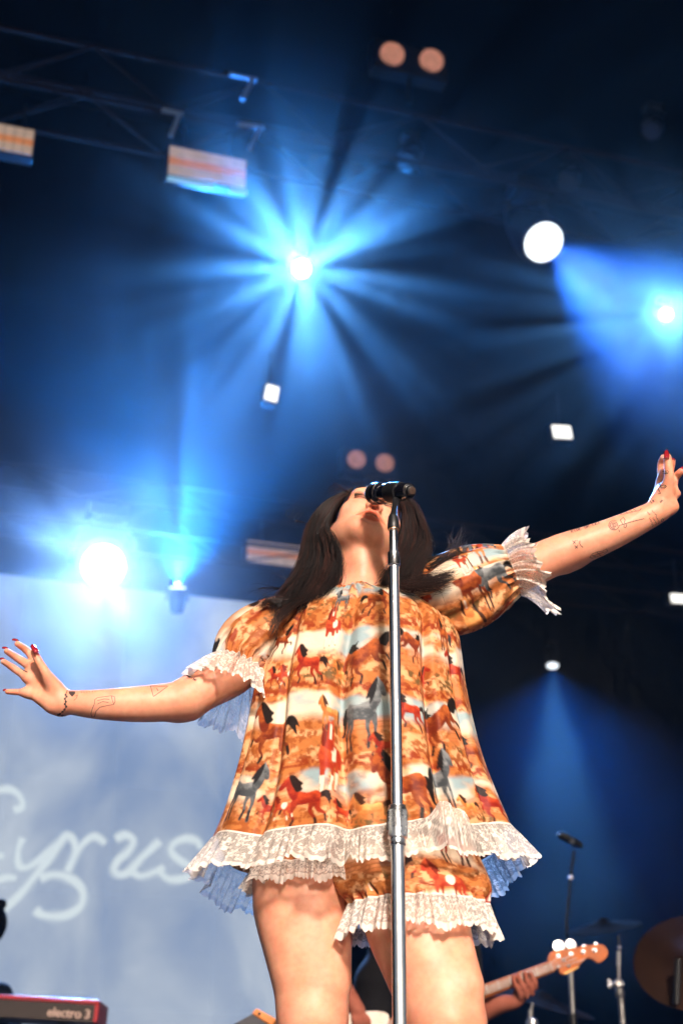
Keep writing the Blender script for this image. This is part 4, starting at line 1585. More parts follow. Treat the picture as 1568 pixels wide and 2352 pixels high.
def lace_pattern(u, v, W):
    """thread density at arc u (m), depth v (m) of a lace of width W"""
    rep = 0.070
    cu_ = (u / rep) % 1.0 - 0.5
    row = np.floor(u / rep).astype(int)
    d = np.full(u.shape, 0.36)
    # net
    hx = np.abs(((u + v * 0.58) / 0.0042) % 1 - 0.5)
    hy = np.abs(((u - v * 0.58) / 0.0042) % 1 - 0.5)
    d = np.maximum(d, 0.36 + 0.22 * ((hx > 0.40) | (hy > 0.40)))
    for (ox, oy, rr_, pet) in ((0.0, 0.40, 0.0165, 5), (0.5, 0.26, 0.0135, 6), (0.27, 0.72, 0.0115, 5), (-0.27, 0.70, 0.0115, 5), (0.25, 0.14, 0.0085, 4), (-0.25, 0.16, 0.0085, 4), (0.5, 0.62, 0.010, 6)):
        q = ((cu_ - ox + 0.5) % 1.0) - 0.5
        x, y = q * rep, v - oy * W
        r = np.hypot(x, y)
        a = np.arctan2(y, x)
        R_ = rr_ * (0.72 + 0.28 * np.cos(pet * a + ox * 9))
        d = np.maximum(d, np.where(r < R_, 0.96, 0))
        d = np.where((r < rr_ * 0.26) & (r > rr_ * 0.10), 0.35, d)
        d = np.where(np.abs(r - R_ * 0.62) < 0.0010, 0.55, d)
    vine = np.abs(v - W * (0.55 + 0.22 * np.sin(2 * np.pi * u / rep)))
    d = np.maximum(d, np.where(vine < 0.0016, 0.92, 0))
    d = np.maximum(d, np.where(v > W - 0.010, 0.90, 0))
    d = np.where((np.abs(v - (W - 0.0115)) < 0.0012), 0.45, d)
    d = np.maximum(d, np.where(v < 0.004, 0.97, 0))
    return d


def lace_strip(name, base, outdir, W, fullness, amp, nv=46, parent=None, close=True, lift=None, down=0.55, seed=1.0, wl=0.078):
    """gathered lace: base (N,3) seam curve, outdir (N,3) unit directions pointing away from the cloth"""
    base = np.asarray(base)
    n = len(base)
    sg = np.linalg.norm(np.diff(base, axis=0, append=base[:1] if close else base[-1:]), axis=1)
    s = np.concatenate([[0], np.cumsum(sg)[:-1]]) * fullness
    tang = np.roll(base, -1, 0) - np.roll(base, 1, 0)
    if not close:
        tang[0], tang[-1] = base[1] - base[0], base[-1] - base[-2]
    tang /= np.linalg.norm(tang, axis=1)[:, None] + 1e-9
    V = np.empty((nv, n, 3))
    vv = np.linspace(0, 1, nv)
    ph_ = 2 * np.pi * s / wl + 2.4 * np.sin(s * 21 + seed) + 0.9 * np.sin(s * 47 + seed * 2)
    ph2 = 2 * np.pi * s / 0.021 + 2 * np.sin(s * 33 + seed)
    scal = 0.006 * np.abs(np.sin(np.pi * s / 0.0155)) + 0.006 * np.sin(s * 31 + seed) + 0.004 * np.sin(s * 73)
    for k, f in enumerate(vv):
        ff = f ** 0.8
        wave = amp * ff * (np.sin(ph_) * (0.75 + 0.5 * np.sin(s * 9 + seed)) + 0.30 * np.sin(ph2) * np.sin(s * 14 + seed))
        ln = W * f + scal * f ** 3
        o_ = outdir * (ln * (1 - down) + wave)[:, None]
        z_ = np.zeros((n, 3))
        z_[:, 2] = -ln * math.sqrt(1 - (1 - down) ** 2) + 0.25 * wave
        V[k] = base + o_ + z_ + tang * (amp * 0.45 * ff * np.cos(ph_))[:, None]
        if lift is not None:
            V[k] += lift(s / max(s[-1], 1e-9), f)
    m = n if close else n - 1
    ii, jj = np.meshgrid(np.arange(nv - 1), np.arange(m), indexing='ij')
    jn_ = (jj + 1) % n
    F = np.stack([ii * n + jj, ii * n + jn_, (ii + 1) * n + jn_, (ii + 1) * n + jj], -1).reshape(-1, 4)
    o = mesh_np(name, V.reshape(-1, 3), F, M_LACE, parent)
    dn = lace_pattern(np.broadcast_to(s[None, :], (nv, n)), np.broadcast_to((vv * W)[:, None], (nv, n)), W)
    a = o.data.attributes.new('thread', 'FLOAT', 'POINT')
    a.data.foreach_set('value', dn.astype(np.float32).ravel())
    return o


def resample(C, n):
    C = np.asarray(C)
    d = np.concatenate([[0], np.cumsum(np.linalg.norm(np.diff(C, axis=0), axis=1))])
    t = np.linspace(0, d[-1], n)
    return np.stack([np.interp(t, d, C[:, i]) for i in range(3)], 1)


hemc = np.vstack([DS[-1], DS[-1][:1]])
hem = resample(hemc, 1500)[:-1]
cen = hem.mean(0)
od = hem - cen
od[:, 2] = 0
od /= np.linalg.norm(od, axis=1)[:, None]
s_th = np.arctan2(-(hem[:, 1] - cen[1]) / 0.26, (hem[:, 0] - cen[0]) / 0.30)
HN = len(hem)


def hem_lift(sf, f):
    """the wind turns part of the lace up, right of the microphone stand"""
    q = (s_th - 1.02) / 0.17
    w_ = np.exp(-q ** 4)
    side = np.exp(-((s_th - 0.1) / 0.5) ** 2)
    o_ = np.zeros((HN, 3))
    up = 0.060 * math.sin(min(1.0, f * 1.15) * math.pi) * w_
    o_[:, 2] = up
    o_[:, 1] = -0.035 * f * w_
    return o_


hem_lace = lace_strip('hem_lace', hem + od * 0.002, od, 0.082, 1.35, 0.013, 48, dress, True, hem_lift, 0.50, 1.0)
under = resample(np.vstack([DS[-8], DS[-8][:1]]), 1300)[:-1]
od2 = under - under.mean(0)
od2[:, 2] = 0
od2 /= np.linalg.norm(od2, axis=1)[:, None]

# ------------------------------------------------------------------ sleeves
def tube_surface(path, radii, n, m, squash=1.0, level=False):
    """rings round a 3-D path; returns (m, n, 3), ring frames"""
    P = np.array(path, float)
    d = np.linspace(0, len(P) - 1, m)
    def sp(A):
        E = np.concatenate([[2 * A[0] - A[1]], A, [2 * A[-1] - A[-2]]])
        i = np.minimum(d.astype(int), len(A) - 2)
        f = (d - i)
        if A.ndim == 2:
            f = f[:, None]
        p0, p1, p2, p3 = E[i], E[i + 1], E[i + 2], E[i + 3]
        return 0.5 * (2 * p1 + (p2 - p0) * f + (2 * p0 - 5 * p1 + 4 * p2 - p3) * f * f + (3 * p1 - p0 - 3 * p2 + p3) * f ** 3)
    C = sp(P)
    Rr = sp(np.array(radii, float))
    T = np.gradient(C, axis=0)
    T /= np.linalg.norm(T, axis=1)[:, None]
    ref_ = np.array([0, -1.0, 0.0])
    B = np.cross(T, ref_)
    B /= np.linalg.norm(B, axis=1)[:, None]
    A_ = np.cross(B, T)
    if level:
        A_ = np.tile(np.array([0.0, -1.0, 0.0]), (m, 1))
        B = np.tile(np.array([-1.0, 0.0, 0.0]), (m, 1))
    a = np.linspace(0, 2 * np.pi, n, endpoint=False)
    S = C[:, None] + Rr[:, None, None] * (A_[:, None] * np.cos(a)[None, :, None] + B[:, None] * np.sin(a)[None, :, None] * squash)
    return S, C, T, A_, B, a, d / (len(P) - 1)


def printed_tube(name, path, radii, uv0, n=260, m=150, parent=None, gather=0.006, seed=0.0, puff=0.010, rot=0.0, level=False):
    S, C, T, A_, B, a, f = tube_surface(path, radii, n, m, 1.0, level)
    rad = S - C[:, None]
    rl_ = np.linalg.norm(rad, axis=2, keepdims=True)
    ends = np.exp(-((1 - f) / 0.13) ** 2) + 0.7 * np.exp(-(f / 0.12) ** 2)
    wr = gather * ends[:, None] * (np.sin(a * 23 + seed + 1.5 * np.sin(a * 3))[None, :] + 0.6 * np.sin(a * 41 + seed)[None, :])
    wr = wr + puff * np.sin(f * np.pi)[:, None] * (np.sin(a * 4 + seed)[None, :] * 0.8 + np.sin(a * 7 + 2 * seed + 3 * f[:, None]) * 0.5 + np.sin(a * 13 + 5 * seed + 4 * f[:, None]) * 0.25)
    S = S + rad / rl_ * wr[..., None]
    ii, jj = np.meshgrid(np.arange(m - 1), np.arange(n), indexing='ij')
    jn_ = (jj + 1) % n
    F = np.stack([ii * n + jj, ii * n + jn_, (ii + 1) * n + jn_, (ii + 1) * n + jj], -1).reshape(-1, 4)
    o = mesh_np(name, S.reshape(-1, 3), F, M_CLOTH, parent)
    rm = float(np.mean(radii))
    ln = np.concatenate([[0], np.cumsum(np.linalg.norm(np.diff(C, axis=0), axis=1))])
    uu = uv0[0] + np.broadcast_to(((a - np.pi) * rm)[None, :], (m, n))
    vv_ = uv0[1] + np.broadcast_to(ln[:, None], (m, n))
    if rot:
        uu, vv_ = uv0[0] + (vv_ - uv0[1]), uv0[1] + 0.15 + (uu - uv0[0])
    set_print(o, sample_print(uu, np.clip(vv_, 0, PN_H - 0.01)))
    return o, S, C, T


# image-left sleeve
slL, SL, CLc, TLc = printed_tube('sleeve', [U(725, 1415, 3.06), U(672, 1430, 3.05), U(630, 1452, 3.045), U(588, 1480, 3.035), U(560, 1512, 3.02), U(548, 1536, 3.01)],
                                 [0.055, 0.070, 0.078, 0.079, 0.070, 0.055], (0.42, 0.18), parent=dress, seed=0.7, rot=1)
# image-right sleeve
slR, SR, CRc, TRc = printed_tube('sleeve', [U(915, 1408, 3.06), U(980, 1396, 3.05), U(1040, 1370, 3.045), U(1090, 1345, 3.04), U(1140, 1322, 3.03), U(1172, 1310, 3.025)],
                                 [0.055, 0.076, 0.092, 0.092, 0.078, 0.056], (0.75, 0.12), parent=dress, seed=2.1, rot=1)


def cuff_lace(S, C, T, W, fullness, amp, parent, sag=0.3, seed=2.0, ridx=-1, flare=0.75):
    ring = resample(np.vstack([S[ridx], S[ridx][:1]]), 620)[:-1]
    c = C[ridx]
    r = ring - c
    r /= np.linalg.norm(r, axis=1)[:, None]
    od_ = T[ridx][None, :] * (1 - flare * 0.5) + r * flare
    od_ /= np.linalg.norm(od_, axis=1)[:, None]
    return lace_strip('cuff_lace', ring, od_, W, fullness, amp, 40, parent, True, lambda sf, f: np.stack([np.zeros(len(ring)), np.zeros(len(ring)), np.full(len(ring), -sag * W * f * f)], 1), 0.0, seed, 0.12)


cuff_lace(SL, CLc, TLc, 0.088, 1.7, 0.010, slL, 0.25, 2.0, flare=0.56)
cuff_lace(SR, CRc, TRc, 0.074, 1.7, 0.010, slR, 0.45, 5.0, flare=0.46)

# ------------------------------------------------------------------ shorts under the dress
def front_path(pts, rad):
    """axis of a tube whose front the photo shows at these places"""
    return [U(*p) + Vector((0, r, 0)) for p, r in zip(pts, rad)]


shR, SSR, CSR, TSR = printed_tube('shorts_leg', front_path([(905, 1850, 2.85), (930, 1930, 2.80), (955, 2006, 2.755), (968, 2050, 2.745)], [0.150, 0.150, 0.150, 0.136]), [0.150, 0.150, 0.150, 0.136], (0.40, 0.36), n=340, m=130, parent=dress, seed=1.1, gather=0.005, puff=0.008, level=True)
shL, SSL, CSL, TSL = printed_tube('shorts_leg', front_path([(770, 1840, 2.86), (745, 1900, 2.85), (724, 1945, 2.85), (712, 1972, 2.855)], [0.150, 0.145, 0.135, 0.122]), [0.150, 0.145, 0.135, 0.122], (0.12, 0.30), n=340, m=130, parent=dress, seed=3.1, gather=0.005, puff=0.006, level=True)


def leg_lace(S, C, T, W, parent, seed, flare):
    ring = resample(np.vstack([S[-1], S[-1][:1]]), 900)[:-1]
    r = ring - C[-1]
    r[:, 2] = 0
    r /= np.linalg.norm(r, axis=1)[:, None]
    return lace_strip('leg_lace', ring, r, W, 1.5, 0.008, 40, parent, True, None, flare, seed)


leg_lace(SSR, CSR, TSR, 0.062, shR, 3.3, 0.70)
leg_lace(SSL, CSL, TSL, 0.040, shL, 4.4, 0.70)
# ------------------------------------------------------------------ hair
M_HAIR = bpy.data.materials.new('dark_brown_hair')
nt, N, L = nodes_of(M_HAIR)
b = N['Principled BSDF']
oi = N.new('ShaderNodeVertexColor')
oi.layer_name = 'shade'
L.new(oi.outputs['Color'], b.inputs['Base Color'])
b.inputs['Roughness'].default_value = 0.42
b.inputs['Specular IOR Level'].default_value = 0.38
b.inputs['Sheen Weight'].default_value = 0.1


def spline3(P, n):
    P = np.array(P, float)
    E = np.vstack([2 * P[0] - P[1], P, 2 * P[-1] - P[-2]])
    d = np.linspace(0, len(P) - 1, n)
    i = np.minimum(d.astype(int), len(P) - 2)
    f = (d - i)[:, None]
    p0, p1, p2, p3 = E[i], E[i + 1], E[i + 2], E[i + 3]
    return 0.5 * (2 * p1 + (p2 - p0) * f + (2 * p0 - 5 * p1 + 4 * p2 - p3) * f * f + (3 * p1 - p0 - 3 * p2 + p3) * f ** 3)


class Hair:
    def __init__(s):
        s.V, s.F, s.C, s.n = [], [], [], 0

    def strand(s, P, r0, r1, col):
        m = len(P)
        T = np.gradient(P, axis=0)
        T /= np.linalg.norm(T, axis=1)[:, None] + 1e-9
        A = np.cross(T, np.array([0.31, 0.9, 0.2]))
        A /= np.linalg.norm(A, axis=1)[:, None] + 1e-9
        B = np.cross(T, A)
        rr_ = np.linspace(1, 0, m) ** 0.6 * (r0 - r1) + r1
        for k in range(3):
            an = 2 * np.pi * k / 3
            s.V.append(P + (A * math.cos(an) + B * math.sin(an)) * rr_[:, None])
        o = s.n
        i = np.arange(m - 1)
        for k in range(3):
            k2 = (k + 1) % 3
            s.F.append(np.stack([o + k * m + i, o + k2 * m + i, o + k2 * m + i + 1, o + k * m + i + 1], 1))
        s.C.append(np.tile(col, (3 * m, 1)))
        s.n += 3 * m

    def build(s, name, parent):
        o = mesh_np(name, np.vstack(s.V), np.vstack(s.F), M_HAIR, parent)
        set_print(o, np.vstack(s.C), 'shade')
        return o


def lock(H, inner, outer, n, npt=22, depth=0.03, r=0.0011, frizz=0.004, tip=0.35, skew=1.0):
    """strands between two guide curves given as (px, py, Y)"""
    I = spline3([list(U(*p)) for p in inner], npt)
    O = spline3([list(U(*p)) for p in outer], npt)
    for _ in range(n):
        t = rng.random() ** skew
        P = I * (1 - t) + O * t
        P = P.copy()
        f = np.linspace(0, 1, npt)[:, None]
        P[:, 1:2] += (rng.normal() * depth) * np.sin(np.clip(f * 1.3, 0, 1) * np.pi * 0.6)
        wob = np.stack([np.sin(f[:, 0] * rng.uniform(3, 9) + rng.uniform(0, 6)) for _ in range(3)], 1)
        P += wob * frizz * f * (rng.uniform(0.3, 1.3) if rng.random() < 0.85 else rng.uniform(1.5, 4.0))
        P += rng.normal(size=3) * 0.004 * f
        cut = int(npt * (1 - tip * rng.random() ** 2))
        cl = float(fbm(np.array([t * 16.0 + 3.1 * n]), np.array([n * 0.37]), 5, 3)[0])
        c = np.array([0.0085, 0.0028, 0.0020]) * rng.uniform(0.5, 1.5) * (0.25 + 3.2 * max(0.0, cl - 0.33))
        if rng.random() < 0.30 * (cl > 0.5) + 0.05:
            c = np.array([0.05, 0.013, 0.006])
        H.strand(P[:max(6, cut)], r * rng.uniform(0.6, 1.3), r * 0.2, c)


HA = Hair()
# cap over the skull: strands from the hair line back over the crown
for _ in range(900):
    a = rng.uniform(-1.0, 1.0)
    th0 = a * 1.25
    st = np.array([0.074 * math.sin(th0), -0.045 + 0.035 * abs(a), 0.085 - 0.045 * a * a])
    en = np.array([0.085 * math.sin(th0 * 1.15), 0.085, 0.02 - 0.06 * abs(a)])
    md = np.array([0.088 * math.sin(th0 * 1.1), 0.03, 0.108 - 0.055 * a * a])
    P = spline3([HD(*st), HD(*(md * np.array([1, 0.4, 1.0]))), HD(*md), HD(*en)], 12)
    P += rng.normal(size=3) * 0.0025
    HA.strand(P, 0.0013, 0.0008, np.array([0.011, 0.0036, 0.0026]) * rng.uniform(0.5, 1.6))
# image-left fall of hair
Li = [(806, 1128, 3.06), (778, 1158, 3.04), (760, 1195, 3.05), (752, 1225, 3.06), (768, 1250, 3.06), (783, 1285, 3.03), (780, 1325, 3.0), (762, 1358, 2.97), (742, 1382, 2.955)]
Lo = [(812, 1120, 3.13), (752, 1152, 3.14), (713, 1200, 3.14), (698, 1250, 3.12), (688, 1294, 3.10), (668, 1338, 3.05), (645, 1366, 3.0), (625, 1392, 2.98), (618, 1430, 2.96)]
lock(HA, Li, Lo, 3300, 26, 0.02, 0.00075, 0.005, 0.45)
# locks lying over the image-left shoulder and chest
lock(HA, [(712, 1330, 3.03), (690, 1362, 2.985), (650, 1382, 2.965), (615, 1376, 2.965), (592, 1392, 2.96)], [(740, 1345, 3.0), (700, 1378, 2.965), (640, 1388, 2.95), (612, 1384, 2.95), (590, 1400, 2.955)], 170, 18, 0.006, 0.0008, 0.008, 0.6)
lock(HA, [(700, 1350, 2.99), (660, 1388, 2.945), (630, 1420, 2.915), (612, 1452, 2.905)], [(735, 1365, 2.97), (675, 1396, 2.935), (640, 1430, 2.905), (625, 1470, 2.90)], 100, 16, 0.004, 0.0007, 0.008, 0.7)
# image-right fall, swept to the right over the shoulder
Ri = [(905, 1140, 3.08), (922, 1165, 3.06), (926, 1200, 3.06), (922, 1250, 3.06), (905, 1295, 3.03), (880, 1330, 2.99), (868, 1350, 2.965)]
Ro = [(910, 1128, 3.14), (945, 1155, 3.14), (966, 1192, 3.14), (983, 1238, 3.12), (985, 1268, 3.10), (972, 1300, 3.04), (958, 1345, 2.97)]
lock(HA, Ri, Ro, 3000, 24, 0.02, 0.00075, 0.005, 0.35)
lock(HA, [(930, 1270, 3.08), (935, 1305, 3.03), (965, 1325, 2.985), (1010, 1322, 2.955), (1055, 1305, 2.945)], [(900, 1310, 3.02), (905, 1340, 2.97), (945, 1352, 2.945), (1000, 1348, 2.925), (1045, 1345, 2.915)], 420, 20, 0.010, 0.0008, 0.009, 0.45)
lock(HA, [(960, 1270, 3.10), (985, 1282, 3.06), (1015, 1275, 3.03), (1050, 1262, 3.0), (1072, 1248, 3.0)], [(965, 1300, 3.05), (990, 1305, 3.0), (1020, 1295, 2.98), (1060, 1285, 2.96), (1085, 1278, 2.96)], 150, 18, 0.01, 0.0007, 0.009, 0.5)
# wisps lifted by the wind
for (x0, y0, x1, y1, x2, y2, n) in ((1000, 1285, 1036, 1262, 1027, 1214, 14), (1010, 1282, 1045, 1255, 1061, 1196, 20), (1005, 1290, 1060, 1268, 1075, 1225, 10), (700, 1200, 672, 1190, 690, 1150, 5), (640, 1350, 600, 1352, 560, 1372, 6), (660, 1340, 640, 1320, 622, 1340, 5), (800, 1130, 770, 1118, 752, 1130, 6)):
    lock(HA, [(x0, y0, 3.06), (x1 - 4, y1, 3.03), (x2 - 3, y2, 3.02)], [(x0 + 6, y0 + 4, 3.05), (x1 + 5, y1, 3.02), (x2 + 6, y2 + 6, 3.0)], n * 2, 14, 0.012, 0.0005, 0.008, 0.3)
for _ in range(40):                                        # flyaway hairs round the head
    a = rng.uniform(0, math.pi)
    c = np.array(U(850 + 70 * math.cos(a) + 0, 1160 - 46 * math.sin(a), 3.12))
    d = np.array([math.cos(a) * 0.6 + rng.normal() * 0.4, rng.normal() * 0.3, abs(math.sin(a)) + rng.normal() * 0.2])
    P = spline3([c - d * 0.01, c + d * 0.012, c + d * 0.02 + rng.normal(size=3) * 0.008, c + d * 0.018 + rng.normal(size=3) * 0.010], 8)
    HA.strand(P, 0.00025, 0.0001, np.array([0.05, 0.015, 0.009]))
hair = HA.build('hair', singer)

# ------------------------------------------------------------------ lashes, brows, teeth, ear piece
M_LASH = mat_pbr('dark_lash', (0.012, 0.006, 0.005), 0.5)
M_BROW = mat_pbr('brow_hair', (0.05, 0.017, 0.010), 0.6)
for s in (-1, 1):
    mb = MB()
    for t in np.linspace(0.08, 0.92, 22):
        a = math.pi * (1 - t)
        x = s * 0.031 + 0.0165 * math.cos(a)
        bs = np.array([x, -0.0735 - 0.0145 * math.sin(a), 0.0005 - 0.004 * math.sin(a)])
        out_ = np.array([0.35 * math.cos(a), -0.75, -0.18])
        ln = 0.0125 * (0.7 + 0.5 * math.sin(a))
        P = [HD(*bs), HD(*(bs + out_ * ln * 0.55 + np.array([0, 0, -0.0005]))), HD(*(bs + out_ * ln + np.array([0, 0, 0.0030])))]
        mb.tube(P, [0.0010, 0.0008, 0.00025], 4, False)
    mb.build('eyelashes', M_LASH, singer)
    mb = MB()
    for k in range(46):
        t = k / 45
        bs = np.array([s * (0.013 + 0.034 * t), -0.094 + 0.013 * t + 0.004 * t * t, 0.029 + 0.006 * math.sin(t * 2.4) - 0.004 * t * t])
        q = bs + np.array([s * 0.006, -0.001, 0.0035 - 0.004 * t])
        d0 = (bvh.find_nearest(HD(*bs))[0], bvh.find_nearest(HD(*q))[0])
        nrm = (Vector(HD(0, -0.2, 0.02)) - Vector(HEAD_C)).normalized() * 0.0008
        mb.tube([d0[0] + nrm, (d0[0] + d0[1]) / 2 + nrm * 1.6, d0[1] + nrm], [0.0014, 0.0012, 0.0005], 4, False)
    mb.build('eyebrow', M_BROW, singer)
M_TOOTH = mat_pbr('tooth_enamel', (0.75, 0.68, 0.6), 0.25)
for k in range(-2, 3):
    MB().box(HD(k * 0.0062, -0.0855 + 0.0006 * k * k, -0.0728), (0.0056 * HS, 0.004, 0.0062), HR).build('tooth', M_TOOTH, singer, bevel=0.001)
ep = MB().lathe(HD(-0.082, 0.004, -0.028), np.array(HR @ Vector((-1, -0.4, -0.2))), [(0, 0.007), (0.004, 0.0075), (0.007, 0.005), (0.008, 0.001)], 16).build('ear_monitor', M_RUBBER, singer, True)
MB().tube([HD(-0.083, 0.006, -0.03), HD(-0.083, 0.026, 0.0), HD(-0.078, 0.046, -0.03), HD(-0.05, 0.06, -0.09)], 0.0016, 6).build('ear_monitor_cable', M_RUBBER, singer, True)
# ------------------------------------------------------------------ microphone and stand
SY = 2.74
top, bot = U(903, 1213, SY), U(918, 2352, SY - 0.06)
ax = (bot - top).normalized()
k0 = (0.0 - top.z) / ax.z
base = top + ax * k0                                                    # where the pole meets the floor
stand = empty('microphone_stand', (base.x, base.y, 0))
tag(stand, 'shiny chrome microphone stand in front of the singer', 'microphone stand')


def on_pole(py):
    """distance along the pole for a photo height"""
    lo, hi = 0.0, k0
    for _ in range(50):
        m = (lo + hi) / 2
        _, y, _ = proj(np.array([top + ax * m]))
        lo, hi = (m, hi) if y[0] < py else (lo, m)
    return lo


h1, h2, h3, h4, h5 = [on_pole(y) for y in (1270, 1300, 1857, 1925, 1936)]
mp0 = mpp(top)
MB().lathe(top, ax, [(-0.004, 0.0075), (0, 0.0088), (h1, 0.0095)], 24).build('upper_tube', M_CHROME, stand, True)
MB().lathe(top, ax, [(h1 - 0.001, 0.010), (h1, 0.0128), (h2 - 0.002, 0.0132), (h2, 0.0142), (h2 + 0.002, 0.0132), (h2 + 0.003, 0.011)], 28).build('collar', M_CHROME, stand, True)
MB().lathe(top, ax, [(h2, 0.0112), (h3 + 0.02, 0.0112)], 28).build('middle_tube', M_CHROME, stand, True)
mcl = mat_pbr('brushed_clutch', (0.72, 0.74, 0.76), 0.28, 1.0, 0.5, 0.1, 90)
clu = MB().lathe(top, ax, [(h3 - 0.006, 0.0120), (h3 - 0.005, 0.0165), (h3, 0.0170), (h3 + 0.0025, 0.0185), (h4, 0.0190), (h4 + 0.002, 0.0160), (h5, 0.0155), (h5 + 0.003, 0.0165), (h5 + 0.006, 0.0150)], 40).build('height_clutch', mcl, stand, True)
mb = MB()
aa = ax.orthogonal().normalized()
bb = ax.cross(aa)
for k in range(40):                                                     # knurled grip
    an = 2 * math.pi * k / 40
    q = top + (aa * math.cos(an) + bb * math.sin(an)) * 0.0187
    mb.tube([q + ax * (h3 + 0.005), q + ax * (h4 - 0.003)], 0.0007, 4)
mb.build('knurling', mcl, clu)
MB().lathe(top, ax, [(h5, 0.0135), (k0 - 0.02, 0.0135)], 28).build('lower_tube', M_CHROME, stand, True)
MB().lathe((base.x, base.y, 0.0), (0, 0, 1), [(0, 0.13), (0.012, 0.13), (0.02, 0.115), (0.026, 0.03), (0.05, 0.02), (0.052, 0.014)], 48).build('round_base', M_BLACK, stand, True)
# clip
mcp = M_RUBBER
cb = MB().lathe(top, -ax, [(-0.004, 0.0098), (-0.002, 0.0125), (0.003, 0.0132), (0.010, 0.0125), (0.026, 0.0108), (0.034, 0.0075), (0.036, 0.004)], 24).build('clip_foot', mcp, stand, True)
MB().lathe(top, ax, [(-0.001, 0.0095), (0.0, 0.0112), (0.005, 0.0112), (0.006, 0.0095)], 24).build('brass_thread', mat_pbr('worn_brass', (0.55, 0.36, 0.24), 0.35, 1.0), stand, True)
# microphone: tail towards the camera and right, head towards the mouth
T1, T0 = U(944, 1127, 2.785), U(866, 1134, 2.91)
md = (T0 - T1).normalized()
mic = empty('microphone', T1)
tag(mic, 'black vocal microphone clipped on the chrome stand before the singer', 'microphone')
ML = (T0 - T1).length
mmic = mat_pbr('gloss_black_metal', (0.006, 0.006, 0.010), 0.13, 0.0, 0.8, 0.1, 50, coat=0.6)
mgr = mat_pbr('mic_grille', (0.02, 0.02, 0.022), 0.4, 0.6, 0.5)
MB().lathe(T1, md, [(-0.004, 0.0085), (-0.003, 0.0105), (0.004, 0.0115), (0.005, 0.0128)], 32).build('connector', M_RUBBER, mic, True)
MB().lathe(T1, -md, [(0.0045, 0.0080), (0.0050, 0.0070), (0.0045, 0.002)], 24).build('tail_cap', mat_pbr('rubber_brown', (0.055, 0.028, 0.018), 0.7), mic, True)
bdy = MB().lathe(T1, md, [(0.006, 0.0130), (0.008, 0.0165), (0.012, 0.0178), (ML * 0.55, 0.0200), (ML * 0.78, 0.0215), (ML * 0.80, 0.0205), (ML * 0.82, 0.0222), (ML * 0.86, 0.0235)], 40).build('handle', mmic, mic, True)
MB().lathe(T1, md, [(ML * 0.862, 0.0235), (ML * 0.87, 0.0255), (ML * 0.95, 0.0268), (ML * 0.96, 0.0258)], 40).build('grille_ring', mmic, mic, True)
gr_ = MB().lathe(T1, md, [(ML * 0.955, 0.0255), (ML + 0.008, 0.0262), (ML + 0.02, 0.0225), (ML + 0.028, 0.0140), (ML + 0.031, 0.001)], 40).build('grille', mgr, mic, True)
# clip ring round the handle with its stalk
cc = T1 + md * ML * 0.42
MB().lathe(T1, md, [(ML * 0.30, 0.0198), (ML * 0.30, 0.0222), (ML * 0.60, 0.0236), (ML * 0.60, 0.0205)], 40).build('clip_ring', mcp, stand, True)
MB().tube([cc - SZ * 0.018, cc.lerp(top - ax * 0.03, 0.5) - SZ * 0.004, top - ax * 0.024], [0.010, 0.0066, 0.0075], 16).build('clip_stalk', mcp, stand, True)
# cable hanging behind
MB().tube([T1 - md * 0.002, T1 - md * 0.004], 0.005, 10).build('cable_socket', M_RUBBER, mic, True)
# small maker's mark on the handle ring
mwh = mat_pbr('grey_print', (0.5, 0.5, 0.55), 0.5)
# ------------------------------------------------------------------ tattoos: fine ink lines lying on the skin
M_INK = mat_pbr('tattoo_ink', (0.060, 0.038, 0.036), 0.55, 0, 0.3, 0.3, 200)
M_INK2 = mat_pbr('tattoo_ink_faint', (0.20, 0.10, 0.08), 0.55, 0, 0.3, 0.3, 200)


def tattoo(strokes, width=0.0011, mat=None, closed=False):
    """strokes: lists of photo points on the singer's skin"""
    mb = MB()
    for st in strokes:
        P = []
        st = list(st)
        for (a, b_) in zip(st[:-1], st[1:]):
            n = max(2, int(math.hypot(b_[0] - a[0], b_[1] - a[1]) / 1.2))
            for k in range(n):
                P.append((a[0] + (b_[0] - a[0]) * k / n, a[1] + (b_[1] - a[1]) * k / n))
        P.append(st[-1])
        pts = []
        for q in P:
            h, n = on_skin(*q)
            if h is None:
                continue
            if pts and (h - pts[-1][0]).length > 0.02:
                continue
            pts.append((h, n))
        if len(pts) < 2:
            continue
        V, F = [], []
        for i, (h, n) in enumerate(pts):
            t = (pts[min(i + 1, len(pts) - 1)][0] - pts[max(i - 1, 0)][0])
            if t.length < 1e-7:
                t = Vector((1, 0, 0))
            sd = t.normalized().cross(n).normalized()
            for s in (-0.5, 0.5):
                V.append(h + sd * s * width * 1.3 + n * 0.0006)
            if i:
                F.append((2 * i - 2, 2 * i - 1, 2 * i + 1, 2 * i))
        mb.add(V, F)
    if mb.v:
        me = bpy.data.meshes.new('tattoo')
        me.from_pydata(mb.v, [], mb.f)
        link('tattoo', me, singer, mat or M_INK)


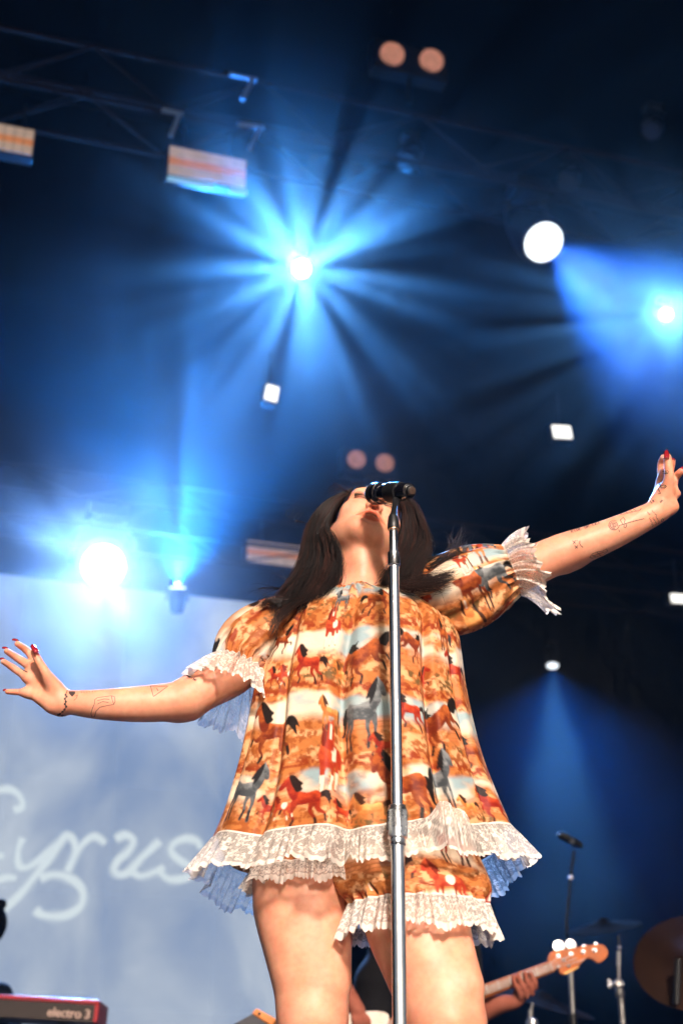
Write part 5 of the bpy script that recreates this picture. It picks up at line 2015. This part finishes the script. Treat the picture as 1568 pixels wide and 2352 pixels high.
GLY = {'R': [[(0, 1), (0, 0), (.7, .1), (.7, .45), (0, .5), (.75, 1)]], 'I': [[(.3, 0), (.3, 1)]], 'D': [[(0, 0), (0, 1), (.6, .85), (.75, .5), (.6, .1), (0, 0)]],
       'E': [[(.7, 0), (0, 0), (0, 1), (.7, 1)], [(0, .5), (.6, .5)]], 'O': [[(.1, 0), (.7, 0), (.75, 1), (.05, 1), (.1, 0)]], 'C': [[(.75, .05), (.1, 0), (0, .9), (.75, 1)]],
       'Y': [[(0, 0), (.4, .5), (.8, 0)], [(.4, .5), (.35, 1)]], 'L': [[(0, 0), (0, 1), (.6, 1)]], 'A': [[(0, 1), (.35, 0), (.75, 1)], [(.15, .6), (.6, .6)]],
       '6': [[(.6, 0), (.1, .4), (.05, .9), (.5, 1), (.6, .6), (.1, .6)]], '1': [[(.3, 0), (.3, 1)]], '8': [[(.3, 0), (.6, .2), (.1, .7), (.3, 1), (.6, .7), (.1, .2), (.3, 0)]],
       'H': [[(0, 0), (0, 1)], [(.7, 0), (.7, 1)], [(0, .5), (.7, .5)]], 'S': [[(.7, .05), (.1, .1), (.15, .45), (.6, .55), (.6, .95), (0, .95)]], 'T': [[(0, 0), (.8, 0)], [(.4, 0), (.4, 1)]],
       'P': [[(0, 1), (0, 0), (.7, .1), (.7, .45), (0, .5)]], ' ': []}


def letters(text, x0, y0, x1, y1, h, **k):
    """text along a baseline on the skin"""
    d = np.array([x1 - x0, y1 - y0], float)
    L_ = np.linalg.norm(d)
    d /= L_
    u = np.array([d[1], -d[0]])
    if u[1] > 0:
        u = -u
    w = L_ / len(text)
    out = []
    for i, ch in enumerate(text):
        for g in GLY[ch]:
            out.append([tuple(np.array([x0, y0]) + d * (i + p[0] * 0.85) * w + u * (1 - p[1]) * h) for p in g])
    tattoo(out, **k)


def circ(x, y, rx, ry=None, a0=0, a1=360, n=12):
    ry = ry or rx
    return [(x + rx * math.cos(R(a0 + (a1 - a0) * i / n)), y + ry * math.sin(R(a0 + (a1 - a0) * i / n))) for i in range(n + 1)]


def A2(*pts):
    return [(1003.8 + x * 0.36, 1003.8 + y * 0.36) for x, y in pts]


def A3(*pts):
    return [(x * 0.4, 1411.5 + y * 0.4) for x, y in pts]


# outstretched arm at the right
(p0, p1) = A2((857, 612), (1042, 552))
letters('RIDE OR CRY', *p0, *p1, 7, width=0.0013)
tattoo([A2((1160, 565), (1200, 552), (1260, 535), (1318, 521)), A2((1190, 555), (1188, 575), (1200, 580), (1206, 562), (1198, 553)), A2((1180, 555), (1165, 530), (1185, 513), (1196, 530), (1190, 550))] +
       [[(x * 1, y * 1) for x, y in circ(*A2((1125, 563))[0], r_, r_ * 0.9, s_, s_ + 300)] for r_, s_ in ((12, 0), (8.5, 80), (5, 200), (2.5, 20))] + [A2((1155, 590), (1160, 606))], 0.0012)
tattoo([A2((860, 662), (880, 680)), A2((880, 660), (864, 684)), A2((874, 692), (894, 710)), A2((894, 692), (878, 712)), A2((908, 662), (906, 678), (914, 694), (928, 704)), A2((886, 662), (892, 660))], 0.0013)
tattoo([A2((970, 768), (985, 745), (1020, 730), (1050, 728), (1078, 712), (1082, 728), (1060, 748), (1020, 762), (985, 772), (970, 768)), A2((990, 760), (1030, 742), (1062, 735)), A2((985, 752), (1010, 765)), A2((1015, 735), (1040, 755))], 0.0011, M_INK2)
tattoo([A2((1165, 498), (1185, 480), (1230, 458), (1270, 455), (1300, 455), (1320, 441)), A2((1165, 498), (1200, 490), (1250, 478), (1290, 470), (1300, 455)), A2((1195, 476), (1215, 488)), A2((1220, 464), (1245, 480)), A2((1245, 458), (1270, 474))], 0.0011)
(p0, p1) = A2((1366, 424), (1388, 410))
letters('LA', *p0, *p1, 6, width=0.0012)
(p0, p1) = A2((1424, 420), (1438, 406))
letters('618', *p0, *p1, 4, width=0.0011)
for k, (xa, ya, xb, yb) in enumerate(((1338, 478, 1352, 498), (1352, 512, 1372, 570), (1368, 470, 1398, 505), (1375, 515, 1395, 560), (1398, 512, 1412, 552))):
    q = []
    for t in np.linspace(0, 1, 14):
        q.append((xa + (xb - xa) * t + 5 * math.sin(t * 22 + k), ya + (yb - ya) * t + 4 * math.cos(t * 17 + k)))
    tattoo([A2(*q)], 0.0009, M_INK2)
tattoo([circ(*A2((1433, 530))[0], 2.6, 3.2)], 0.0011)
eye = A2((1455, 225))[0]
tattoo([circ(*eye, 6, 3, 180, 360), circ(*eye, 6, 3, 0, 180), circ(*eye, 1.8)] + [[(eye[0] + 6 * math.cos(R(a)), eye[1] - 3.2 * abs(math.sin(R(a)))), (eye[0] + 8 * math.cos(R(a)), eye[1] - 5.6 * abs(math.sin(R(a))))] for a in (20, 50, 80, 110, 140, 165)] +
       [[(eye[0] + 6 * math.cos(R(a)), eye[1] + 3.2 * abs(math.sin(R(a)))), (eye[0] + 7 * math.cos(R(a)), eye[1] + 5 * abs(math.sin(R(a))))] for a in (40, 90, 140)], 0.0010)
tattoo([A2((1410, 292), (1425, 300), (1418, 312), (1430, 325), (1450, 325), (1460, 315), (1452, 308), (1446, 316)), A2((1412, 300), (1430, 312), (1446, 305)), A2((1408, 330), (1416, 345), (1422, 362), (1408, 362))], 0.0013)
# bent arm at the left
hx = A3((415, 456))[0]
tattoo([[(hx[0] - 7 + 0.4 * i, hx[1] - 5 + 0.9 * k) for i in range(0, 38, 6)] for k in range(0, 5)] + [[(hx[0] - 6 + k, hx[1] + k), (hx[0] + 7 - k, hx[1] + k)] for k in range(0, 7)], 0.0016)
tattoo([[(x, y), (x + 2.2, y)] for x, y in A3((466, 448), (482, 447), (498, 446), (512, 445), (530, 444), (545, 443))], 0.0017)
ch = A3((388, 436), (378, 462), (384, 472), (374, 484), (380, 500), (374, 514), (382, 528), (372, 545), (360, 558), (346, 570), (336, 576), (360, 580), (396, 584))
tattoo([ch] + [circ(x, y, 1.8) for x, y in ch[1:-1]], 0.0013)
tattoo([A3((432, 470), (448, 462), (440, 482), (425, 494))], 0.0009, M_INK2)
tattoo([A3((545, 490), (560, 478), (640, 467), (660, 473), (662, 500), (655, 516), (610, 524), (575, 532), (552, 556), (545, 585), (530, 588), (524, 570), (532, 540), (545, 510), (545, 490)), A3((640, 467), (646, 492), (655, 516)), A3((560, 495), (600, 485), (630, 488)), A3((560, 515), (590, 500), (625, 505))], 0.0011, M_INK2)
tattoo([A3((865, 411), (964, 413), (882, 472), (865, 411)), A3((900, 425), (910, 440))], 0.0011)
(p0, p1) = A3((1070, 352), (1126, 386))
letters('HARDEST PART', *p0, *p1, 4.5, width=0.0009)
tattoo([A3((265 + 5, 290), (282, 298), (274, 306)), A3((268, 300), (286, 308))], 0.0011, M_INK2)
tattoo([A3((118, 312), (135, 320), (160, 332))], 0.0020)
# ------------------------------------------------------------------ bass guitar
def Z6(x, y):
    return (1034.8 + x * 0.34, 1882.0 + y * 0.34)


BY = 6.0
M_MAPLE = mat_pbr('amber_maple', (0.36, 0.085, 0.012), 0.5, 0, 0.25, 0.25, 18)
M_FRETB = mat_pbr('fretboard_wood', (0.20, 0.06, 0.015), 0.4, 0, 0.4, 0.25, 25)
bass = empty('bass_guitar', U(1000, 2330, BY))
tag(bass, 'amber bass guitar, its headstock pointing right beside the singer', 'bass guitar')
gd = -FWD * 0.0 + Vector((0.05, -1, 0.10)).normalized()                 # the guitar's face


def gpt(x, y, off=0.0):
    return U(*Z6(x, y), BY) + gd * off


def plate(name, pts, mat, t, off=0.0, parent=None):
    V0 = [gpt(x, y, off) for x, y in pts]
    V1 = [v - gd * t for v in V0]
    n = len(V0)
    F = [tuple(range(n)), tuple(range(2 * n - 1, n - 1, -1))] + [(i, n + i, n + (i + 1) % n, (i + 1) % n) for i in range(n)]
    return MB().add(V0 + V1, F).build(name, mat, parent, False, 0.003)


hs = smooth_poly([(655, 955), (665, 908), (700, 888), (850, 864), (1000, 842), (1050, 868), (1060, 912), (1030, 952), (992, 968), (940, 936), (905, 945), (860, 990), (820, 1015), (770, 1047), (738, 1035), (720, 1005), (680, 1032)], 4)
hst = plate('headstock', hs, M_MAPLE, 0.016, 0, bass)
plate('neck', [(-900, 1525), (660, 955), (684, 1032), (-900, 1630)], M_MAPLE, 0.022, -0.002, bass)
fb = plate('fretboard', [(-700, 1455), (662, 962), (682, 1024), (-700, 1542)], M_FRETB, 0.004, 0.004, bass)
for k in range(14):
    f = 1 - 2 ** (-k / 12)
    x = 670 - f * 1500 * 1.15
    y0 = 962 - (x - 662) * 0.362
    MB().tube([gpt(x - 2, y0 + 2, 0.006), gpt(x + 16, y0 + 64, 0.006)], 0.0012, 6).build('fret', M_HARDWARE, bass, True)
for k in range(4):
    o_ = 12 + 13 * k
    MB().tube([gpt(735 + 62 * k * 0.9, 925 + 8 * k, 0.012), gpt(668 + k * 4, 968 + o_, 0.008), gpt(-700, 1462 + o_ * 1.3, 0.008)], 0.0011, 5).build('string', M_HARDWARE, bass, True)
for (x, y, bx_, by_, r_) in ((725, 925, 735, 850, 40), (810, 910, 815, 838, 34), (890, 895, 905, 852, 14), (970, 885, 985, 835, 14)):
    c = gpt(x, y, 0.0)
    tn = MB().lathe(c, gd, [(0, 0.0085), (0.004, 0.0085), (0.004, 0.005), (0.014, 0.0048), (0.016, 0.003)], 16).build('tuning_post', M_HARDWARE, bass, True)
    bt = gpt(bx_, by_, -0.02)
    MB().tube([c - gd * 0.02, bt], 0.003, 8).build('tuner_shaft', M_HARDWARE, bass, True)
    w_ = r_ * 0.34 * mpp(bt) * 1.0
    MB().lathe(bt - RIGHT * 0.0 - gd * 0.003, gd, [(0, w_ * 0.5), (0.001, w_), (0.006, w_), (0.007, w_ * 0.5)], 18).build('tuner_key', M_HARDWARE, bass, True)
for (x, y) in ((760, 950), (725, 996), (795, 990)):
    MB().lathe(gpt(x, y, 0), gd, [(0, 0.007), (0.005, 0.007), (0.008, 0.003)], 14).build('string_tree', M_HARDWARE, bass, True)
plate('headstock_edge', [(755, 1040), (860, 992), (868, 1000), (775, 1052)], mat_pbr('pale_edge', (0.7, 0.36, 0.10), 0.35), 0.006, 0.004, hst)
# body of the bass, low behind the singer's legs
gb = smooth_poly([(-420, 1400), (-640, 1330), (-900, 1330), (-1150, 1420), (-1420, 1560), (-1560, 1760), (-1500, 1960), (-1280, 2040), (-1050, 1960), (-850, 1900), (-640, 1860), (-560, 1720), (-470, 1640), (-520, 1540)], 4)
gbo = plate('body', gb, mat_pbr('bass_lacquer', (0.35, 0.10, 0.02), 0.4, 0, 0.3, 0.2, 10), 0.042, 0.0, bass)
plate('pickguard', smooth_poly([(-420, 1320), (-600, 1300), (-760, 1345), (-880, 1460), (-820, 1640), (-660, 1720), (-540, 1640), (-480, 1500)], 4), mat_pbr('cream_pickguard', (0.6, 0.5, 0.4), 0.4), 0.004, 0.005, gbo)


M_BAND = M_SKIN.copy()
M_BAND.name = 'matte_clothes'
bb_ = M_BAND.node_tree.nodes['Principled BSDF']
bb_.inputs['Roughness'].default_value = 0.85
bb_.inputs['Specular IOR Level'].default_value = 0.12
bb_.inputs['Subsurface Weight'].default_value = 0.0


def painted_person(name, S, h, label, paint, parent_loc):
    root = empty('person', parent_loc)
    tag(root, label, 'person')
    o, V = solid_object(S, 'body', h, M_BAND, root)
    C = paint(V)
    a = o.data.color_attributes.new('paint', 'FLOAT_COLOR', 'POINT')
    a.data.foreach_set('color', np.hstack([C, np.ones((len(C), 1))]).astype(np.float32).ravel())
    return root, o, V


# ------------------------------------------------------------------ bass player, almost hidden
BS = Solid()
pv_ = Vector(U(915, 2200, 6.28))
hipx, hy_ = pv_.x, 6.3
NP = lambda *a: np.array(a, float)
for s in (-1, 1):
    BS.chain([(NP(hipx + s * 0.09, hy_, 0.92), 0.095), (NP(hipx + s * 0.12, hy_ - 0.03, 0.5), 0.07), (NP(hipx + s * 0.13, hy_ + 0.02, 0.09), 0.05)], 0.03)
    BS.cap(NP(hipx + s * 0.13, hy_ + 0.02, 0.06), NP(hipx + s * 0.14, hy_ - 0.17, 0.045), 0.045, 0.04, 0.02)
BS.ell((hipx, hy_, 0.96), (0.17, 0.12, 0.12), k=0.05)
BS.ell((hipx, hy_, 1.20), (0.16, 0.11, 0.2), k=0.06)
BS.ell((hipx, hy_, 1.38), (0.19, 0.11, 0.11), k=0.06)
BS.cap(NP(hipx, hy_, 1.44), NP(hipx, hy_ - 0.02, 1.58), 0.055, 0.05, 0.04)
BS.ell((hipx, hy_ - 0.03, 1.68), (0.075, 0.092, 0.115), k=0.03)
BS.ell((hipx, hy_ - 0.125, 1.665), (0.014, 0.02, 0.02), k=0.02)
shL_, shR_ = NP(hipx - 0.2, hy_, 1.42), NP(hipx + 0.2, hy_, 1.42)
# fretting arm (image right)
hF = np.array(gpt(475, 1165, -0.02))
elb = np.array(U(1085, 2335, 6.12))
BS.chain([(shR_, 0.06), (elb * 0.5 + shR_ * 0.5 + NP(0.05, 0.05, 0), 0.05), (elb, 0.045)], 0.04)
BS.chain([(elb, 0.045), ((elb + hF) / 2, 0.04), (np.array(gpt(440, 1220, -0.03)), 0.028), (hF, 0.03)], 0.02)
for (xa, ya, xb, yb, xc, yc) in ((468, 1205, 420, 1110, 418, 1062), (510, 1200, 462, 1100, 452, 1048), (545, 1180, 505, 1090, 494, 1040), (568, 1140, 545, 1080, 533, 1045)):
    BS.chain([(np.array(gpt(xa, ya, 0.008)), 0.011), (np.array(gpt((xa + xb) / 2 + 4, (ya + yb) / 2, 0.028)), 0.0105), (np.array(gpt(xb, yb, 0.024)), 0.0095), (np.array(gpt(xc, yc, 0.014)), 0.008)], 0.006)
BS.chain([(np.array(gpt(480, 1190, -0.02)), 0.02), (np.array(gpt(500, 1120, -0.035)), 0.014), (np.array(gpt(515, 1060, -0.03)), 0.011)], 0.01)
# plucking arm (image left)
hP = np.array(U(822, 2322, 6.0))
el2 = np.array(U(740, 2190, 6.2))
BS.chain([(shL_, 0.06), ((shL_ + el2) / 2, 0.052), (el2, 0.045)], 0.04)
BS.chain([(el2, 0.045), ((el2 + hP) / 2, 0.038), (hP, 0.03)], 0.02)
for k in range(4):
    q = hP + NP(0.018 * k - 0.015, -0.02, -0.035)
    BS.chain([(hP + NP(0.012 * k - 0.02, 0, -0.01), 0.012), (q, 0.0105), (q + NP(0.006, 0.012, -0.035), 0.008)], 0.006)


def paint_bass(V):
    C = np.tile(NP(0.006, 0.006, 0.007), (len(V), 1))
    arms = np.minimum(seg_d(V, [elb, hF]), seg_d(V, [el2, hP])) < 0.075
    arms |= np.linalg.norm(V - hF, axis=1) < 0.12
    arms |= np.linalg.norm(V - hP, axis=1) < 0.10
    C[arms] = NP(0.26, 0.085, 0.055)
    C[V[:, 2] > 1.52] = NP(0.26, 0.085, 0.055)
    C[(V[:, 2] > 1.69) & (V[:, 1] > hy_ - 0.10)] = NP(0.01, 0.008, 0.007)
    return C


painted_person('person', BS, 0.008, 'bass player dressed in black, mostly hidden behind the singer, hand on the neck', paint_bass, (hipx, hy_, 0))

# ------------------------------------------------------------------ keyboard at the left
def Z3(x, y):
    return (x * 0.18, 2038.9 + y * 0.18)


KY = 7.2
kA, kB = U(229, 2297, KY), U(-230, 2270, KY + 0.0)
kx = (kB - kA).normalized()
kdn = Vector((0, 0, -1))
kn = kx.cross(kdn).normalized()
if kn.y > 0:
    kn = -kn
kdn = (kx.cross(kn)).normalized()
if kdn.z > 0:
    kdn = -kdn
km = mpp(kA)
KL = (kB - kA).length
key = empty('stage_keyboard', (kA + kB) / 2)
tag(key, 'red edged stage keyboard at the lower left corner', 'keyboard')
M_RED = mat_pbr('red_lacquer', (0.42, 0.006, 0.018), 0.3, 0, 0.5, 0.1, 20, coat=0.4)
M_PANEL = mat_pbr('dark_panel', (0.028, 0.016, 0.013), 0.45, 0, 0.4)
kR = Matrix((kx, -kn, -kdn)).transposed()
KH = 33 * km + 0.012
ct_ = (kA + kB) / 2
MB().box(ct_ - kn * 0.15 + kdn * 0.010, (KL, 0.30, 0.020), kR).build('top_plate', M_RED, key, bevel=0.003)
MB().box(ct_ - kn * 0.15 + kdn * (0.022 + KH / 2), (KL - 0.03, 0.288, KH), kR).build('back_panel', M_PANEL, key, bevel=0.002)
MB().box(kA + kx * 0.009 - kn * 0.15 + kdn * (0.021 + KH / 2), (0.018, 0.302, KH), kR).build('end_cheek', M_RED, key, bevel=0.003)
for k in range(30):
    MB().box(ct_ - kn * 0.40 + kdn * 0.03 + kx * (k - 14.5) * 0.0235 * KL / 0.8 * 0.8, (0.021, 0.15, 0.018), kR).build('white_key', mat_pbr('ivory_key', (0.7, 0.68, 0.62), 0.3) if k == 0 else bpy.data.materials['ivory_key'], key)
for k in range(7):
    MB().lathe(kA + kx * (0.52 + 0.045 * k) + kn * 0.0 + kdn * 0.05, kn, [(0, 0.008), (0.012, 0.008), (0.013, 0.004)], 12).build('socket', M_HARDWARE if k % 3 == 0 else M_RUBBER, key, True)
# lettering
tcu = bpy.data.curves.new('lettering', 'FONT')
tcu.body = 'electro 3'
tcu.size = 0.075
tcu.extrude = 0.001
tcu.offset = 0.0008
tcu.space_character = 0.94
to = bpy.data.objects.new('lettering', tcu)
COL.objects.link(to)
dg = bpy.context.evaluated_depsgraph_get()
tme = bpy.data.meshes.new_from_object(to.evaluated_get(dg))
bpy.data.objects.remove(to)
co = np.empty(len(tme.vertices) * 3)
tme.vertices.foreach_get('co', co)
co = co.reshape(-1, 3)
sc_ = (97 * km) / (co[:, 0].max() - co[:, 0].min())
pw = [kA - (-kx) * 0.0 + kx * (115 * km) + (-kx) * (x - co[:, 0].min()) * sc_ + kdn * (0.022 + KH * 0.80) - kdn * y * sc_ * 0.95 + kn * (0.0015 + z) for x, y, z in co]
tme.vertices.foreach_set('co', np.array([list(p) for p in pw], np.float32).ravel())
tme.update()
lt_ = link('lettering', tme, key, mat_pbr('printed_logo', (0.62, 0.42, 0.34), 0.5))
# stand legs
for s in (0.2, 0.8):
    p = kA.lerp(kB, s) - kn * 0.15 + kdn * (KH + 0.03)
    MB().tube([p, Vector((p.x + 0.25, p.y, 0.02))], 0.018, 10).build('stand_leg', M_BLACK, key, True)
    MB().tube([p, Vector((p.x - 0.25, p.y, 0.02))], 0.018, 10).build('stand_leg', M_BLACK, key, True)

# ------------------------------------------------------------------ keyboard player at the left edge
KS = Solid()
hd = np.array(U(-34, 2118, 7.75))
sh = np.array(U(-70, 2270, 7.80))
KS.ell(hd, (0.085, 0.10, 0.12), k=0.03)
KS.ell(hd + NP(0.02, 0.03, 0.0), (0.09, 0.10, 0.11), k=0.02)
for k in range(10):
    KS.ell(hd + NP(0.07 * math.cos(k), 0.03 + 0.05 * math.sin(k * 2.1), 0.10 - 0.022 * k), (0.03, 0.03, 0.028), k=0.012)
KS.cap(hd + NP(0, 0.02, -0.08), sh + NP(0, 0, 0.06), 0.05, 0.055, 0.04)
KS.ell(sh + NP(0, 0, -0.05), (0.20, 0.12, 0.10), k=0.06)
KS.ell(sh + NP(0, 0.03, -0.3), (0.18, 0.12, 0.25), k=0.06)
KS.ell(sh + NP(0, 0.05, -0.55), (0.17, 0.14, 0.14), k=0.06)
arm_e = sh + NP(0.26, -0.05, -0.22)
KS.chain([(sh + NP(0.17, 0, -0.03), 0.06), (arm_e, 0.045), (NP(arm_e[0] - 0.05, 7.45, arm_e[2] + 0.02), 0.03)], 0.03)
for s in (-1, 1):
    KS.chain([(NP(sh[0] + 0.1 * s, 7.85, sh[2] - 0.6), 0.08), (NP(sh[0] + 0.12 * s, 7.75, 0.42), 0.06), (NP(sh[0] + 0.12 * s, 7.85, 0.07), 0.045)], 0.03)


def paint_keys(V):
    C = np.tile(NP(0.004, 0.006, 0.010), (len(V), 1))
    return C


painted_person('person', KS, 0.010, 'keyboard player in dark clothes at the left edge, only hair and shoulder showing', paint_keys, (sh[0], sh[1], 0))

# ------------------------------------------------------------------ dark sloping case with an orange end, beside the left leg
cs = empty('instrument_case', U(575, 2400, 5.4))
tag(cs, 'dark sloping case with an orange wooden end behind the left leg', 'case')
pA, pB, pC = U(581, 2328, 5.4), U(625, 2358, 5.4), U(520, 2362, 5.4)
dn = Vector((0, 0, -0.5))
dpt = Vector((0.03, 0.45, 0))
MB().add([pC, pA, pA + dpt, pC + dpt, pC + dn, pB + dn, pB + dn + dpt, pC + dn + dpt, pB, pB + dpt], [(0, 1, 2, 3), (1, 8, 9, 2), (0, 4, 5, 8, 1), (3, 2, 9, 6, 7), (4, 7, 6, 5), (8, 5, 6, 9), (0, 3, 7, 4)]).build('case_body', mat_pbr('case_navy', (0.012, 0.012, 0.02), 0.5), cs)
e_ = (pB - pA)
nn = Vector((e_.z, 0, -e_.x)).normalized()
if nn.x < 0:
    nn = -nn
MB().add([pA - Vector((0.004, 0.006, 0)), pB - Vector((0, 0.006, 0)), pB + nn * 0.03 - Vector((0, 0.006, 0)), pA + nn * 0.022 - Vector((0, 0.006, 0))] + [v + dpt for v in (pA - Vector((0.004, 0, 0)), pB, pB + nn * 0.03, pA + nn * 0.022)],
         [(0, 1, 2, 3), (7, 6, 5, 4), (0, 4, 5, 1), (1, 5, 6, 2), (2, 6, 7, 3), (3, 7, 4, 0)]).build('end_panel', mat_pbr('orange_wood', (0.55, 0.17, 0.03), 0.4, 0, 0.4, 0.3, 20), cs, bevel=0.004)
MB().lathe(pA.lerp(pB, 0.25) + nn * 0.012 - Vector((0, 0.008, 0)), (0, -1, 0), [(0, 0.006), (0.003, 0.005), (0.004, 0.002)], 12).build('screw', M_BLACK, cs, True)

# ------------------------------------------------------------------ drum hardware
def Z4b(x, y):
    return (1191.9 + x * 0.24, 1819.2 + y * 0.24)


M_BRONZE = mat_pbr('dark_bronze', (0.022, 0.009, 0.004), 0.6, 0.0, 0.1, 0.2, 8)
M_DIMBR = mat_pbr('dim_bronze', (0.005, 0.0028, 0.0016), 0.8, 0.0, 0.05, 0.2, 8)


def cymbal(parent, c, r, nrm, mat, name='cymbal'):
    return MB().lathe(c, nrm, [(-0.03, r * 1.0), (-0.028, r * 1.0), (-0.012, r * 0.6), (0.0, r * 0.22), (0.018, r * 0.14), (0.026, r * 0.03), (0.022, r * 0.02), (-0.002, r * 0.2), (-0.016, r * 0.6)], 56).build(name, mat, parent, True)


def rod(parent, pts, r, mat=None, name='tube'):
    return MB().tube(pts, r, 12).build(name, mat or M_HARDWARE, parent, True)


def pt(x, y, Y):
    return U(*Z4b(x, y), Y)


# low dark cymbal behind the bass neck, on its chrome rod
st1 = empty('cymbal_stand', Vector((pt(500, 2221, 7.6).x, 7.6, 0)))
tag(st1, 'cymbal stand with a chrome rod under the headstock and a dark cymbal', 'cymbal stand', 'cymbal stands of the drum kit')
cA = U(1243, 2288, 7.75)
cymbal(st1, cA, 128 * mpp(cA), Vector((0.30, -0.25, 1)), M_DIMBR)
rod(st1, [pt(490, 1710, 7.5), pt(512, 2135, 7.5)], 0.012, name='upper_rod')
rod(st1, [pt(508, 2125, 7.5), Vector((pt(512, 2221, 7.5).x + 0.01, 7.5, 0.0))], 0.019, M_BLACK, 'lower_tube')
# chrome stand with wing nut
st2 = empty('cymbal_stand', Vector((pt(990, 2221, 7.4).x, 7.4, 0)))
tag(st2, 'chrome cymbal stand with wing nut, right of the headstock', 'cymbal stand', 'cymbal stands of the drum kit')
rod(st2, [pt(950, 1370, 7.4), pt(958, 1480, 7.4)], 0.006, M_BLACK, 'upper_rod')
MB().lathe(pt(957, 1485, 7.4), (0, 0, 1), [(-0.01, 0.004), (-0.006, 0.010), (0.004, 0.010), (0.009, 0.003)], 16).build('rod_tip', M_HARDWARE, st2, True)
rod(st2, [pt(950, 1520, 7.4), pt(948, 1660, 7.4)], 0.0105, name='sleeve')
rod(st2, [pt(950, 1660, 7.4), pt(952, 1790, 7.4)], 0.0065, name='thin_rod')
MB().lathe(pt(945, 1835, 7.39), (0, -1, 0), [(-0.03, 0.016), (-0.02, 0.024), (0.015, 0.024), (0.024, 0.014)], 20).build('clamp', M_HARDWARE, st2, True)
rod(st2, [pt(850, 1832, 7.39), pt(1000, 1838, 7.39)], 0.007, name='wing_bolt')
for s in (-1, 1):
    MB().lathe(pt(862, 1832 + 22 * s, 7.39), (0.2, -1, 0), [(-0.004, 0.007), (-0.003, 0.010), (0.003, 0.010), (0.004, 0.007)], 12).build('wing_nut', M_HARDWARE, st2, True)
MB().lathe(pt(958, 1925, 7.39), (0.05, 0, -1), [(-0.024, 0.012), (-0.018, 0.02), (0.012, 0.021), (0.02, 0.016)], 20).build('ball', M_HARDWARE, st2, True)
rod(st2, [pt(968, 1950, 7.4), pt(988, 2225, 7.4), Vector((pt(988, 2225, 7.4).x + 0.04, 7.4, 0.0))], 0.0135, name='main_tube')
cB = U(1385, 2118, 7.9)
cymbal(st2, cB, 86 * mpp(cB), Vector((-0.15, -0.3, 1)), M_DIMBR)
# short chrome stand low by the singer's leg
st3 = empty('cymbal_stand', Vector((pt(110, 2221, 7.3).x, 7.3, 0)))
tag(st3, 'short chrome stand just right of the singer leg, at the bottom edge', 'cymbal stand', 'cymbal stands of the drum kit')
rod(st3, [pt(125, 2020, 7.3), pt(118, 2075, 7.3)], 0.006, name='upper_rod')
rod(st3, [pt(108, 2080, 7.3), pt(106, 2180, 7.3)], 0.011, name='sleeve')
MB().lathe(pt(122, 2205, 7.3), (0, 0, -1), [(-0.02, 0.008), (-0.012, 0.026), (0.012, 0.03), (0.02, 0.02)], 20).build('clamp', M_HARDWARE, st3, True)
rod(st3, [pt(122, 2215, 7.3), Vector((pt(122, 2215, 7.3).x, 7.3, 0))], 0.013, name='main_tube')
# big dim cymbal at the right edge
st4 = empty('cymbal_stand', Vector((U(1590, 2300, 7.7).x, 7.7, 0)))
tag(st4, 'big dim brown cymbal cut off by the lower right edge', 'cymbal stand', 'cymbal stands of the drum kit')
cC = U(1592, 2200, 7.7)
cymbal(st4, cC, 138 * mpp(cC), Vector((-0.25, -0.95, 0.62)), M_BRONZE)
rod(st4, [cC, Vector((cC.x, cC.y + 0.1, 0))], 0.014, M_BLACK, 'main_tube')
rod(st4, [pt(1520, 1600, 7.55), pt(1500, 2030, 7.55)], 0.018, M_BLACK, 'boom')
# drum
tom = empty('tom_drum', U(1475, 2400, 8.2))
tag(tom, 'grey skinned drum peeping in at the bottom, between the chrome stand and edge', 'drum')
cD = U(1475, 2392, 8.2)
MB().lathe(cD, Vector((0.05, -0.45, 0.9)), [(-0.28, 0.165), (-0.005, 0.165)], 40).build('shell', mat_pbr('drum_shell', (0.02, 0.01, 0.008), 0.3), tom, True)
MB().lathe(cD, Vector((0.05, -0.45, 0.9)), [(-0.004, 0.16), (0.0, 0.158)], 40).build('drum_head', mat_pbr('drum_skin', (0.003, 0.003, 0.0035), 0.95, 0, 0.05), tom, True)
MB().lathe(cD, Vector((0.05, -0.45, 0.9)), [(-0.03, 0.166), (-0.03, 0.174), (0.008, 0.174), (0.008, 0.166)], 40).build('hoop', M_BLACK, tom, True)
rod(tom, [cD - Vector((0, 0, 0.2)), Vector((cD.x, cD.y + 0.1, 0))], 0.02, M_HARDWARE, 'leg')
# thin microphone stand behind
ms_ = empty('drum_microphone_stand', Vector((pt(450, 1250, 8.0).x, 8.0, 0)))
tag(ms_, 'thin dark microphone stand in the dark above the headstock', 'microphone stand')
rod(ms_, [pt(525, 560, 8.0), pt(490, 800, 8.0), pt(450, 1250, 8.0), Vector((pt(440, 1400, 8.0).x, 8.0, 0))], 0.009, mat_pbr('blue_black_tube', (0.02, 0.025, 0.04), 0.2, 0.8), 'pole')
MB().lathe(pt(490, 820, 8.0), (0, -1, 0), [(-0.015, 0.012), (0.0, 0.016), (0.012, 0.01)], 14).build('joint', M_HARDWARE, ms_, True)
MB().lathe(pt(600, 520, 7.98), (-0.9, -0.2, 0.45), [(0, 0.012), (0.03, 0.02), (0.10, 0.024), (0.13, 0.024), (0.15, 0.012)], 20).build('microphone_body', M_RUBBER, ms_, True)
MB().lathe(pt(497, 466, 7.95), (-0.4, -1, 0.3), [(-0.01, 0.016), (0.0, 0.018), (0.008, 0.012), (0.01, 0.002)], 18).build('microphone_end', M_HARDWARE, ms_, True)
